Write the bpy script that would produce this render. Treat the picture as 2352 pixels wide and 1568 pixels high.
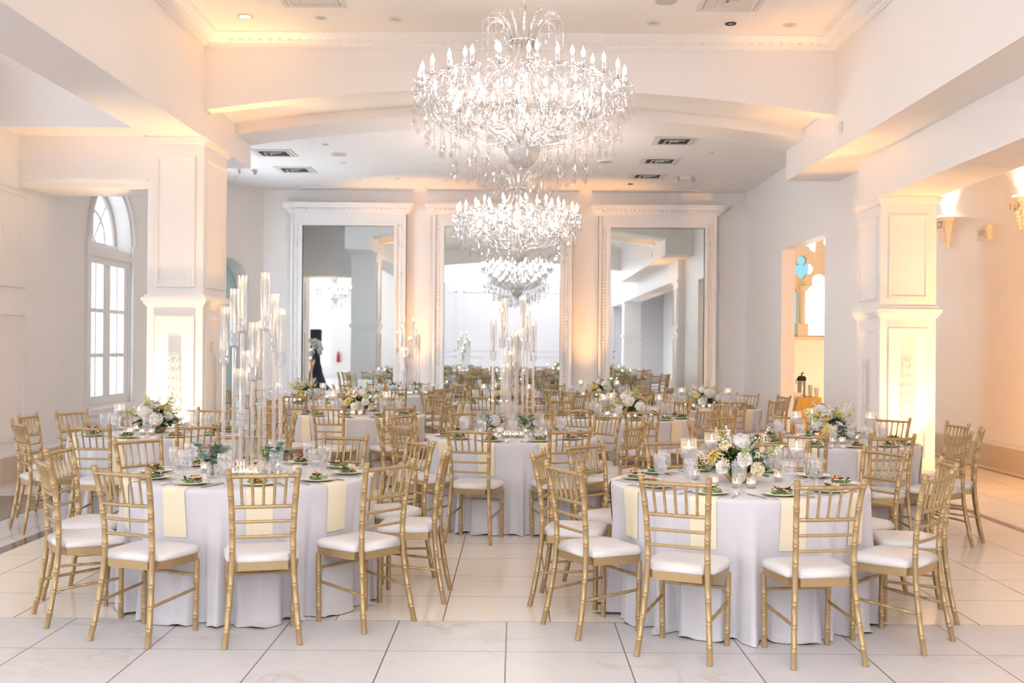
import bpy, math, random
from math import sin, cos, pi, sqrt, radians as R, atan2
from mathutils import Vector, Matrix

for o in list(bpy.data.objects):
    bpy.data.objects.remove(o)
SC = bpy.context.scene
COL = SC.collection

# ------------------------------------------------------------------ camera
F = 2500.0            # focal length in pixels of the 2352 px wide frame
U0, V0 = 1185.0, 795.0
H = 1.57
ROLL = R(0.45)
cam_d = bpy.data.cameras.new('camera')
cam_d.sensor_width = 36.0
cam_d.lens = F * 36.0 / 2352.0
cam_d.shift_x = -(U0 - 1176.0) / 2352.0
cam_d.shift_y = (V0 - 784.0) / 2352.0
cam_d.clip_start = 0.05
cam_d.clip_end = 200
cam_d.dof.use_dof = True
cam_d.dof.focus_distance = 7.4
cam_d.dof.aperture_fstop = 3.2
cam = bpy.data.objects.new('camera', cam_d)
COL.objects.link(cam)
cam.location = (0, 0, H)
cam.rotation_euler = (pi / 2, -ROLL, 0)
SC.camera = cam

# ------------------------------------------------------------------ view, world, render options
SC.view_settings.view_transform = 'Standard'
SC.view_settings.look = 'None'
SC.view_settings.gamma = 1.0
SC.view_settings.use_curve_mapping = False
SC.view_settings.exposure = 1.0
cy = SC.cycles
cy.max_bounces = 6
cy.diffuse_bounces = 4
cy.glossy_bounces = 2
cy.transmission_bounces = 4
cy.transparent_max_bounces = 12
cy.caustics_reflective = False
cy.caustics_refractive = False
cy.sample_clamp_indirect = 6.0
cy.use_adaptive_sampling = True
cy.adaptive_threshold = 0.13
cy.adaptive_min_samples = 20
cy.use_denoising = True
wd = bpy.data.worlds.new('world')
SC.world = wd
wd.use_nodes = True
wd.node_tree.nodes['Background'].inputs[0].default_value = (0.80, 0.90, 1.0, 1)
wd.node_tree.nodes['Background'].inputs[1].default_value = 1.0

SIDEWIN = 1.7    # sky in the arched window left of the pillar
ADDED_REARWIN = 10.5   # light of an added arched window, unseen behind the pillar
ADDED_HALLWIN = 3.6    # light of tall windows added unseen in the side hall
WIN = 2.6        # brightness of the sky seen through the windows
ADDED_SKYLIGHT = 2.7   # brightness of the added, unseen lobby skylight
BULB = 62.0
AMBER = (1.0, 0.46, 0.11)
SOFT_AMBER = (1.0, 0.66, 0.34)
UPLIGHT_W = 130.0

# ------------------------------------------------------------------ materials
def nt(name):
    m = bpy.data.materials.new(name)
    m.use_nodes = True
    t = m.node_tree
    return m, t, t.nodes.get('Principled BSDF'), t.nodes.get('Material Output')

def N(t, typ, **kw):
    n = t.nodes.new(typ)
    for k, v in kw.items():
        if isinstance(k, str) and hasattr(n, k):
            setattr(n, k, v)
    return n

def mat(name, col, rough=0.5, metal=0.0, noise=0.0, scale=8.0, bump=0.0, bscale=60.0, sheen=0.0, sub=0.0, spec=None, emit=None, es=0.0):
    m, t, b, out = nt(name)
    c = (*col, 1)
    b.inputs['Base Color'].default_value = c
    b.inputs['Roughness'].default_value = rough
    b.inputs['Metallic'].default_value = metal
    if spec is not None:
        b.inputs['Specular IOR Level'].default_value = spec
    if sheen:
        b.inputs['Sheen Weight'].default_value = sheen
    if emit:
        b.inputs['Emission Color'].default_value = (*emit, 1)
        b.inputs['Emission Strength'].default_value = es
    tc = N(t, 'ShaderNodeTexCoord')
    if noise:
        nz = N(t, 'ShaderNodeTexNoise')
        nz.inputs['Scale'].default_value = scale
        nz.inputs['Detail'].default_value = 4
        t.links.new(tc.outputs['Object'], nz.inputs['Vector'])
        mx = N(t, 'ShaderNodeMix', data_type='RGBA')
        mx.inputs['A'].default_value = (*[max(0, x * (1 - noise)) for x in col], 1)
        mx.inputs['B'].default_value = (*[min(1, x * (1 + noise)) for x in col], 1)
        t.links.new(nz.outputs['Fac'], mx.inputs['Factor'])
        t.links.new(mx.outputs['Result'], b.inputs['Base Color'])
    if bump:
        nz2 = N(t, 'ShaderNodeTexNoise')
        nz2.inputs['Scale'].default_value = bscale
        t.links.new(tc.outputs['Object'], nz2.inputs['Vector'])
        bp = N(t, 'ShaderNodeBump')
        bp.inputs['Strength'].default_value = bump
        bp.inputs['Distance'].default_value = 0.01
        t.links.new(nz2.outputs['Fac'], bp.inputs['Height'])
        t.links.new(bp.outputs['Normal'], b.inputs['Normal'])
    return m

def emit_mat(name, col, s):
    m, t, b, out = nt(name)
    t.nodes.remove(b)
    e = N(t, 'ShaderNodeEmission')
    e.inputs[0].default_value = (*col, 1)
    e.inputs[1].default_value = s
    t.links.new(e.outputs[0], out.inputs[0])
    return m

def thin_glass(name, tint=(1, 1, 1), gloss=0.16, white=0.10, rough=0.04):
    """thin clear glass: see-through, with a fresnel reflection and a little milky scatter"""
    m, t, b, out = nt(name)
    t.nodes.remove(b)
    tr = N(t, 'ShaderNodeBsdfTransparent'); tr.inputs[0].default_value = (*tint, 1)
    gl = N(t, 'ShaderNodeBsdfGlossy'); gl.inputs[0].default_value = (1, 1, 1, 1); gl.inputs['Roughness'].default_value = rough
    tl = N(t, 'ShaderNodeBsdfTranslucent'); tl.inputs[0].default_value = (0.95, 0.95, 0.96, 1)
    df = N(t, 'ShaderNodeBsdfDiffuse'); df.inputs[0].default_value = (0.95, 0.95, 0.96, 1)
    md = N(t, 'ShaderNodeMixShader'); md.inputs[0].default_value = 0.5
    t.links.new(tl.outputs[0], md.inputs[1]); t.links.new(df.outputs[0], md.inputs[2])
    m1 = N(t, 'ShaderNodeMixShader'); m1.inputs[0].default_value = white
    t.links.new(tr.outputs[0], m1.inputs[1]); t.links.new(md.outputs[0], m1.inputs[2])
    lw = N(t, 'ShaderNodeLayerWeight'); lw.inputs['Blend'].default_value = 0.35
    mp = N(t, 'ShaderNodeMapRange')
    mp.inputs['To Min'].default_value = gloss * 0.5
    mp.inputs['To Max'].default_value = min(1, gloss * 3.2)
    t.links.new(lw.outputs['Facing'], mp.inputs['Value'])
    m2 = N(t, 'ShaderNodeMixShader')
    t.links.new(mp.outputs[0], m2.inputs[0])
    t.links.new(m1.outputs[0], m2.inputs[1]); t.links.new(gl.outputs[0], m2.inputs[2])
    t.links.new(m2.outputs[0], out.inputs[0])
    return m

M = {}
M['paint'] = mat('wall_paint', (0.925, 0.892, 0.875), 0.42, noise=0.012, scale=3, bump=0.02, bscale=90)
M['lobby'] = mat('lobby_paint', (0.66, 0.64, 0.67), 0.6)
M['trim'] = mat('trim_paint', (0.90, 0.885, 0.88), 0.38)
M['ceil'] = mat('ceiling_paint', (0.92, 0.89, 0.875), 0.7, noise=0.01)
M['teal'] = mat('daylit_teal', (0.52, 0.70, 0.74), 0.6, noise=0.02)  # daylight from a room beyond, put into the niche colour
M['base'] = mat('baseboard_stone', (0.66, 0.55, 0.43), 0.4, noise=0.10, scale=14)
M['mirror'] = mat('mirror_silver', (0.80, 0.87, 0.88), 0.012, 1.0)
M['gold'] = mat('gold_paint', (0.50, 0.352, 0.175), 0.33, 0.45, noise=0.06, scale=20)
M['brass'] = mat('gold_bowl', (0.72, 0.50, 0.24), 0.35, 0.7)
M['cushion'] = mat('ivory_vinyl', (0.80, 0.77, 0.76), 0.32, bump=0.01)
M['cloth'] = mat('white_satin', (0.71, 0.695, 0.73), 0.48, sheen=0.3, bump=0.03, bscale=300)
M['napkin'] = mat('pale_yellow_linen', (0.92, 0.82, 0.60), 0.8, bump=0.08, bscale=400)
M['china'] = mat('white_china', (0.88, 0.87, 0.84), 0.18)
M['steel'] = mat('cutlery_steel', (0.62, 0.60, 0.58), 0.22, 1.0)
M['glass'] = thin_glass('goblet_glass', gloss=0.18, white=0.13)
M['clear'] = thin_glass('clear_glass', gloss=0.10, white=0.05)
M['acrylic'] = thin_glass('bubbled_acrylic', tint=(1.0, 0.96, 0.93), gloss=0.22, white=0.27, rough=0.1)
M['crystal'] = thin_glass('cut_crystal', tint=(0.93, 0.93, 0.935), gloss=0.15, white=0.035, rough=0.03)
M['rib_glass'] = thin_glass('smoky_crystal', tint=(0.74, 0.72, 0.69), gloss=0.22, white=0.16, rough=0.06)
M['bowl_glass'] = thin_glass('frosted_crystal', tint=(0.85, 0.82, 0.78), gloss=0.2, white=0.5, rough=0.12)
M['water'] = thin_glass('drinking_water', tint=(0.95, 0.97, 1.0), gloss=0.08, white=0.07)
M['wax'] = mat('white_wax', (0.92, 0.89, 0.84), 0.45, emit=(1, 0.72, 0.4), es=0.0)
M['flame'] = emit_mat('candle_flame', (1.0, 0.72, 0.38), 75.0)
M['bulb'] = emit_mat('bulb_glow', (1.0, 0.88, 0.79), BULB)
M['silver'] = mat('chandelier_silver', (0.72, 0.69, 0.65), 0.2, 0.9)
M['sky'] = emit_mat('overcast_sky_pane', (0.93, 0.95, 1.0), WIN)
M['side_sky'] = emit_mat('seen_and_added_sky_pane', (0.80, 0.89, 1.0), SIDEWIN)
M['added_rear_sky'] = emit_mat('seen_and_added_sky_pane', (0.76, 0.88, 1.0), ADDED_REARWIN)
M['added_hall_sky'] = emit_mat('seen_and_added_sky_pane', (0.88, 0.93, 1.0), ADDED_HALLWIN)
M['added_skylight'] = emit_mat('added_skylight_pane', (1.0, 0.96, 0.95), ADDED_SKYLIGHT)
M['lamp'] = emit_mat('lit_lamp', (1.0, 0.80, 0.5), 14.0)
M['sconce_lamp'] = emit_mat('sconce_lamp', (1.0, 0.82, 0.60), 20.0)
M['dark'] = mat('dark_recess', (0.02, 0.02, 0.02), 0.6)
M['louvre'] = mat('vent_metal', (0.74, 0.72, 0.70), 0.4)
M['grey'] = mat('grey_plastic', (0.55, 0.53, 0.50), 0.5)
M['plastic'] = mat('white_plastic', (0.78, 0.75, 0.70), 0.4)
M['black'] = mat('black_fabric', (0.012, 0.014, 0.03), 0.8)
M['stem'] = mat('green_stem', (0.16, 0.24, 0.08), 0.6)
M['leaf'] = mat('deep_green_leaf', (0.045, 0.10, 0.035), 0.5, noise=0.3, scale=20)
M['euca'] = mat('eucalyptus_leaf', (0.22, 0.34, 0.28), 0.6, noise=0.2, scale=20)
M['lime'] = mat('lime_green_bud', (0.46, 0.56, 0.16), 0.6, noise=0.15, scale=30)
M['white_petal'] = mat('white_petal', (0.90, 0.88, 0.84), 0.6)
M['cream_petal'] = mat('cream_petal', (0.90, 0.80, 0.58), 0.6)
M['blush_petal'] = mat('blush_petal', (0.90, 0.76, 0.66), 0.6)
M['yellow_petal'] = mat('yellow_petal', (0.90, 0.72, 0.20), 0.6)
M['lettuce'] = mat('lettuce', (0.40, 0.56, 0.18), 0.5, noise=0.4, scale=60)
M['tomato'] = mat('tomato_red', (0.80, 0.20, 0.06), 0.3)
M['cheese'] = mat('white_cheese', (0.88, 0.82, 0.68), 0.6)
M['beet'] = mat('dark_radicchio', (0.14, 0.03, 0.03), 0.5)
M['orange_cloth'] = mat('amber_sequin_cloth', (0.78, 0.46, 0.10), 0.5, noise=0.15, scale=60, bump=0.1, bscale=200)
M['skin'] = mat('skin', (0.62, 0.42, 0.32), 0.5)
M['hair'] = mat('dark_hair', (0.03, 0.02, 0.015), 0.5)
M['red'] = mat('red_enamel', (0.62, 0.03, 0.02), 0.3)
M['exit'] = mat('exit_face', (0.8, 0.75, 0.7), 0.5)
M['exit_red'] = emit_mat('exit_letters', (1.0, 0.16, 0.10), 2.0)
M['stone'] = mat('window_stone', (0.80, 0.68, 0.50), 0.7, noise=0.06, scale=12, bump=0.1)
M['teal_sky'] = emit_mat('teal_stained_pane', (0.36, 0.74, 0.84), 0.55)

def floor_material():
    m, t, b, out = nt('marble_tiles')
    L = t.links.new
    tc = N(t, 'ShaderNodeTexCoord')
    sp = N(t, 'ShaderNodeSeparateXYZ'); L(tc.outputs['Object'], sp.inputs[0])
    X, Y = sp.outputs['X'], sp.outputs['Y']
    def math(op, a, c=None, d=None):
        n = N(t, 'ShaderNodeMath', operation=op)
        for i, v in enumerate((a, c, d)):
            if v is None: continue
            if isinstance(v, (int, float)): n.inputs[i].default_value = v
            else: L(v, n.inputs[i])
        return n.outputs[0]
    def mixc(f, a, c):
        n = N(t, 'ShaderNodeMix', data_type='RGBA')
        L(f, n.inputs['Factor'])
        for k, v in (('A', a), ('B', c)):
            if isinstance(v, tuple): n.inputs[k].default_value = (*v, 1)
            else: L(v, n.inputs[k])
        return n.outputs['Result']
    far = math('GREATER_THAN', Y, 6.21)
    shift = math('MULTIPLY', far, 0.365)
    def groove(coord, off, w):
        a = math('ADD', coord, off)
        a = math('DIVIDE', a, 0.613)
        fr = math('FRACT', math('ADD', a, 100.0))
        d = math('MINIMUM', fr, math('SUBTRACT', 1.0, fr))
        return math('LESS_THAN', d, w)
    gx = groove(math('ADD', X, shift), 0.04, 0.006)
    gy = groove(Y, -6.21 + 0.613 * 20, 0.0045)
    gj = math('MAXIMUM', gx, gy)
    # veins
    nz = N(t, 'ShaderNodeTexNoise'); nz.inputs['Scale'].default_value = 1.6; nz.inputs['Detail'].default_value = 8; nz.inputs['Distortion'].default_value = 1.4
    L(tc.outputs['Object'], nz.inputs['Vector'])
    vein = math('ABSOLUTE', math('SUBTRACT', nz.outputs['Fac'], 0.5))
    vein = math('SUBTRACT', 1.0, math('MINIMUM', math('MULTIPLY', vein, 28.0), 1.0))
    nz3 = N(t, 'ShaderNodeTexNoise'); nz3.inputs['Scale'].default_value = 1.1
    L(tc.outputs['Object'], nz3.inputs['Vector'])
    vein = math('MULTIPLY', vein, math('MULTIPLY', math('MAXIMUM', math('SUBTRACT', nz3.outputs['Fac'], 0.47), 0.0), 3.2))
    nz2 = N(t, 'ShaderNodeTexNoise'); nz2.inputs['Scale'].default_value = 5.0; nz2.inputs['Detail'].default_value = 5
    L(tc.outputs['Object'], nz2.inputs['Vector'])
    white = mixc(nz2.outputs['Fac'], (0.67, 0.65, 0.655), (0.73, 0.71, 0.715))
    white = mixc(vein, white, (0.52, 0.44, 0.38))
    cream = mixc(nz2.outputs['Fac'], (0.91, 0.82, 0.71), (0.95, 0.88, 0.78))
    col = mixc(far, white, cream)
    # left of the stripe: white again
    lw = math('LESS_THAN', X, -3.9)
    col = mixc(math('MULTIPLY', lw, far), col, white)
    # dark border stripes and panel
    s1 = math('LESS_THAN', math('ABSOLUTE', math('ADD', X, 3.87)), 0.062)
    s2 = math('LESS_THAN', math('ABSOLUTE', math('SUBTRACT', X, 4.42)), 0.05)
    s3 = math('MULTIPLY', math('LESS_THAN', X, -4.51), math('LESS_THAN', Y, 11.15))
    s3 = math('MULTIPLY', s3, math('GREATER_THAN', X, -5.72))
    s4 = math('LESS_THAN', math('ABSOLUTE', math('SUBTRACT', X, 6.22)), 0.05)
    dk = math('MAXIMUM', math('MAXIMUM', s1, s2), math('MAXIMUM', s3, s4))
    dk = math('MULTIPLY', dk, math('GREATER_THAN', Y, 6.21))
    darkc = mixc(nz2.outputs['Fac'], (0.11, 0.09, 0.08), (0.20, 0.165, 0.15))
    col = mixc(dk, col, darkc)
    col = mixc(gj, col, (0.20, 0.16, 0.14))
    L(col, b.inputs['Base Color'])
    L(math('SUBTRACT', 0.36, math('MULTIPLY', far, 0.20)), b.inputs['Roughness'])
    b.inputs['Specular IOR Level'].default_value = 0.5
    return m
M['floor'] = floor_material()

# ------------------------------------------------------------------ mesh builder
class MB:
    def __init__(s):
        s.v = []; s.f = []; s.sm = []
    def add(s, vs, fs, smooth=False):
        b = len(s.v)
        s.v += [tuple(p) for p in vs]
        s.f += [tuple(i + b for i in f) for f in fs]
        s.sm += [smooth] * len(fs)
        return s
    def box(s, x0, x1, y0, y1, z0, z1):
        return s.add([(x0, y0, z0), (x1, y0, z0), (x1, y1, z0), (x0, y1, z0), (x0, y0, z1), (x1, y0, z1), (x1, y1, z1), (x0, y1, z1)],
                     [(0, 3, 2, 1), (4, 5, 6, 7), (0, 1, 5, 4), (1, 2, 6, 5), (2, 3, 7, 6), (3, 0, 4, 7)])
    def tube(s, path, rad, seg=8, caps=True, smooth=True, flat=1.0):
        pts = [Vector(p) for p in path]
        n = len(pts)
        if not isinstance(rad, (list, tuple)): rad = [rad] * n
        vs, fs = [], []
        up = Vector((0, 0, 1))
        d0 = (pts[1] - pts[0]).normalized()
        if abs(d0.z) > 0.9: up = Vector((0, 1, 0))
        for i, p in enumerate(pts):
            d = (pts[min(i + 1, n - 1)] - pts[max(i - 1, 0)])
            d = d.normalized() if d.length > 1e-9 else Vector((0, 0, 1))
            a = d.cross(up)
            if a.length < 1e-6: a = d.cross(Vector((1, 0, 0)))
            a.normalize(); b = a.cross(d).normalized()
            for k in range(seg):
                t = 2 * pi * k / seg
                vs.append(p + a * cos(t) * rad[i] + b * sin(t) * rad[i] * flat)
        for i in range(n - 1):
            for k in range(seg):
                k2 = (k + 1) % seg
                fs.append((i * seg + k, i * seg + k2, (i + 1) * seg + k2, (i + 1) * seg + k))
        s.add(vs, fs, smooth)
        if caps:
            s.add(vs[:seg], [tuple(reversed(range(seg)))])
            s.add(vs[-seg:], [tuple(range(seg))])
        return s
    def lathe(s, prof, seg=24, c=(0, 0, 0), smooth=True, rib=0.0, ribrange=None, nrib=0):
        vs, fs = [], []
        for i, (r, z) in enumerate(prof):
            for k in range(seg):
                t = 2 * pi * k / seg
                rr = r
                if rib and ribrange and ribrange[0] <= i <= ribrange[1]:
                    rr = r * (1 + (rib if k % 2 == 0 else -rib))
                vs.append((c[0] + rr * cos(t), c[1] + rr * sin(t), c[2] + z))
        for i in range(len(prof) - 1):
            for k in range(seg):
                k2 = (k + 1) % seg
                fs.append((i * seg + k, i * seg + k2, (i + 1) * seg + k2, (i + 1) * seg + k))
        return s.add(vs, fs, smooth)
    def grid(s, fn, nu, nv, smooth=True, closed=False):
        vs = [fn(i / nu, j / nv) for j in range(nv + 1) for i in range(nu + 1)]
        fs = []
        for j in range(nv):
            for i in range(nu):
                a = j * (nu + 1) + i
                fs.append((a, a + 1, a + nu + 2, a + nu + 1))
        return s.add(vs, fs, smooth)
    def ball(s, c, r, seg=8, rings=5, sx=1, sy=1, sz=1, smooth=True):
        prof = []
        vs, fs = [], []
        for i in range(rings + 1):
            a = -pi / 2 + pi * i / rings
            for k in range(seg):
                t = 2 * pi * k / seg
                vs.append((c[0] + r * sx * cos(a) * cos(t), c[1] + r * sy * cos(a) * sin(t), c[2] + r * sz * sin(a)))
        for i in range(rings):
            for k in range(seg):
                k2 = (k + 1) % seg
                fs.append((i * seg + k, i * seg + k2, (i + 1) * seg + k2, (i + 1) * seg + k))
        return s.add(vs, fs, smooth)
    def gem(s, c, r, h, seg=6, up=0.4):
        """faceted drop: two cones"""
        vs = [(c[0], c[1], c[2] + h * up)] + [(c[0] + r * cos(2 * pi * k / seg), c[1] + r * sin(2 * pi * k / seg), c[2]) for k in range(seg)] + [(c[0], c[1], c[2] - h * (1 - up))]
        fs = []
        for k in range(seg):
            k2 = (k + 1) % seg
            fs.append((0, 1 + k, 1 + k2)); fs.append((seg + 1, 1 + k2, 1 + k))
        return s.add(vs, fs, False)
    def prism(s, poly, z0, z1):
        n = len(poly)
        vs = [(x, y, z0) for x, y in poly] + [(x, y, z1) for x, y in poly]
        fs = [tuple(reversed(range(n))), tuple(range(n, 2 * n))] + [(k, (k + 1) % n, n + (k + 1) % n, n + k) for k in range(n)]
        return s.add(vs, fs)
    def mesh(s, name, m):
        me = bpy.data.meshes.new(name)
        me.from_pydata(s.v, [], s.f)
        me.polygons.foreach_set('use_smooth', s.sm)
        me.materials.append(M[m] if isinstance(m, str) else m)
        me.update()
        return me
    def build(s, name, m, parent=None, loc=None):
        return link(name, s.mesh(name, m), parent, loc)

def link(name, me, parent=None, loc=None, rot=None, scale=None):
    o = bpy.data.objects.new(name, me)
    COL.objects.link(o)
    if parent is not None: o.parent = parent
    if loc is not None: o.location = loc
    if rot is not None: o.rotation_euler = rot
    if scale is not None: o.scale = (scale,) * 3 if isinstance(scale, (int, float)) else scale
    return o

def tag(o, label=None, cat=None, group=None, kind=None):
    if label: o['label'] = label
    if cat: o['category'] = cat
    if group: o['group'] = group
    if kind: o['kind'] = kind
    return o

def thing(name, label, cat, loc=(0, 0, 0), rz=0, group=None, rot=None):
    o = link(name, None, None, loc, rot or (0, 0, rz))
    return tag(o, label, cat, group)

def struct(name, mb, m, parent=None):
    o = mb.build(name, m, parent)
    if parent is None: o['kind'] = 'structure'
    return o

class Kind:
    """a kind of thing built once: a list of parts (name, mesh, parent index, loc, rot, scale)"""
    def __init__(s, name):
        s.name = name; s.parts = []
    def part(s, name, mesh, parent=-1, loc=(0, 0, 0), rot=(0, 0, 0), scale=1.0, kind=None):
        s.parts.append((name, mesh, parent, loc, rot, scale, kind))
        return len(s.parts) - 1
    def place(s, label, cat, loc, rz=0, group=None, scale=None):
        root = thing(s.name, label, cat, loc, rz, group)
        if scale: root.scale = (scale,) * 3
        made = []
        for (n, me, p, l, r, sc, kd) in s.parts:
            o = link(n, me, made[p] if p >= 0 else root, l, r, sc)
            if kd: o['kind'] = kd
            made.append(o)
        return root
    def place_single(s, label, cat, loc, rz=0, group=None):
        """a thing whose body is its first mesh; the rest are children of that mesh"""
        n, me, p, l, r, sc, kd = s.parts[0]
        root = link(s.name, me, None, loc, (0, 0, rz))
        tag(root, label, cat, group)
        for (n, me, p, l, r, sc, kd) in s.parts[1:]:
            link(n, me, root, l, r, sc)
        return root

def at(u, v, Y):
    """a point Y metres into the room, along the sight line of a photo pixel"""
    a, b = (u - U0) / F, (V0 - v) / F
    return Vector(((a * cos(ROLL) - b * sin(ROLL)) * Y, Y, H + (a * sin(ROLL) + b * cos(ROLL)) * Y))

# ================================================================== THE ROOM
XL, XR = -3.60, 3.65          # inner faces of the long beams
YP = 12.5                     # front face of the pillars
ZB = 4.52                     # rear ceiling
ZF = 5.11                     # front bay ceiling
YB = 20.8                     # rear wall
struct('floor', MB().box(-13, 6.6, -11, 21, -0.1, 0), 'floor')

# --- ceilings
struct('ceiling_front', MB().box(XL - 0.3, XR + 0.3, 3.2, 12.7, ZF, ZF + 0.15), 'ceil')
struct('ceiling_rear', MB().box(-6.0, 4.6, 14.6, 21, ZB, ZB + 0.15), 'ceil')
struct('ceiling_right', MB().box(4.6, 6.6, -11, 21, 4.6, 4.75), 'ceil')
struct('ceiling_left', MB().box(-13, -4.0, -11, 12.1, 5.4, 5.55), 'ceil')
struct('ceiling_left_rear', MB().box(-6.0, -4.0, 12.1, 14.6, 4.6, 4.75), 'ceil')
struct('ceiling_lobby', MB().box(-4.0, 4.6, -6.2, -5.2, 6.9, 7.0).box(-4.0, 4.6, 1.6, 3.3, 6.9, 7.0).box(-4.0, -3.2, -5.2, 1.6, 6.9, 7.0).box(3.4, 4.6, -5.2, 1.6, 6.9, 7.0), 'ceil')
sk = struct('added_window_1', MB().box(-3.2, 3.4, -5.2, 1.6, 6.96, 7.0), 'added_skylight')  # unseen glowing roof pane, put in to light the lobby and front tables
mb = MB()
for i in range(5):
    x = -3.2 + 6.6 * i / 4
    mb.box(x - 0.03, x + 0.03, -5.2, 1.6, 6.88, 6.95)
for i in range(5):
    y = -5.2 + 6.8 * i / 4
    mb.box(-3.2, 3.4, y - 0.03, y + 0.03, 6.885, 6.945)
mb.build('added_window_bars', 'trim', sk)

# --- long beams
struct('beam_left', MB().box(XL - 0.64, XL, 3.2, 14.7, 3.94, 7.0), 'paint')
struct('beam_right', MB().box(XR, 4.60, 3.2, 14.77, 3.84, 7.0), 'paint')
struct('beam_right_lower', MB().box(4.18, 4.82, -6.0, 13.35, 3.325, 4.62), 'paint')

def arch(name, x0, x1, y0, y1, ztop, z0=4.528, k=0.0211, parent=None, n=28):
    mb = MB()
    zs = [(x0 + (x1 - x0) * i / n) for i in range(n + 1)]
    vs, fs = [], []
    for x in zs:
        zb = z0 - k * x * x
        vs += [(x, y0, zb), (x, y1, zb), (x, y1, ztop), (x, y0, ztop)]
    for i in range(n):
        a, b = i * 4, i * 4 + 4
        for q in range(4):
            q2 = (q + 1) % 4
            fs.append((a + q, a + q2, b + q2, b + q))
    fs += [(3, 2, 1, 0), (n * 4, n * 4 + 1, n * 4 + 2, n * 4 + 3)]
    mb.add(vs, fs)
    return struct(name, mb, 'paint', parent)
arch('wall_header_front', XL, XR, 12.5, 12.75, 5.3)
arch('wall_header_soffit', XL, XR, 12.75, 13.9, 5.3, z0=4.528 + 0.12)
arch('wall_header_rear', XL, XR, 13.9, 14.72, 5.3)
arch('wall_header_lobby', XL, XR, 2.9, 3.4, 7.0)

# --- left aisle
struct('wall_left_header', MB().box(-5.72, XL - 0.64, 12.0, 12.5, 3.945, 5.5), 'paint')
lb = struct('beam_left_cross', MB().box(-5.72, XL - 0.64, 12.5, 13.25, 3.355, 4.7), 'paint')
MB().box(-5.72, XL - 0.64, 12.47, 12.5, 3.43, 3.46).build('beam_moulding', 'trim', lb)
# left wall with arched windows: built in pieces round the openings
WZ0, WSP, XW, XF = 0.72, 3.0, -5.81, -5.99       # sill, spring line, casement and fanlight planes
OPEN = [(14.55, 16.15), (17.05, 18.65)]  # second opening is made up, hidden by the pillar, for rear daylight
mb = MB()
edges = [11.4] + [e for o_ in OPEN for e in o_] + [19.3]
for i in range(0, len(edges), 2):
    mb.box(-6.1, -5.72, edges[i], edges[i + 1], 0, 4.7)
for (WY0, WY1) in OPEN:
    wc, wr = (WY0 + WY1) / 2, (WY1 - WY0) / 2
    mb.box(-6.1, -5.72, WY0, WY1, 0, WZ0)
    n = 20
    for i in range(n):
        a0, a1 = pi * i / n, pi * (i + 1) / n
        y0, y1 = wc - wr * cos(a0), wc - wr * cos(a1)
        z0, z1 = WSP + wr * sin(a0), WSP + wr * sin(a1)
        vs = [(-5.72, y0, z0), (-5.72, y1, z1), (-5.72, y1, 4.7), (-5.72, y0, 4.7), (-6.1, y0, z0), (-6.1, y1, z1), (-6.1, y1, 4.7), (-6.1, y0, 4.7)]
        mb.add(vs, [(0, 1, 2, 3), (7, 6, 5, 4), (0, 4, 5, 1), (2, 6, 7, 3)])
struct('wall_left', mb, 'paint')
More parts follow.
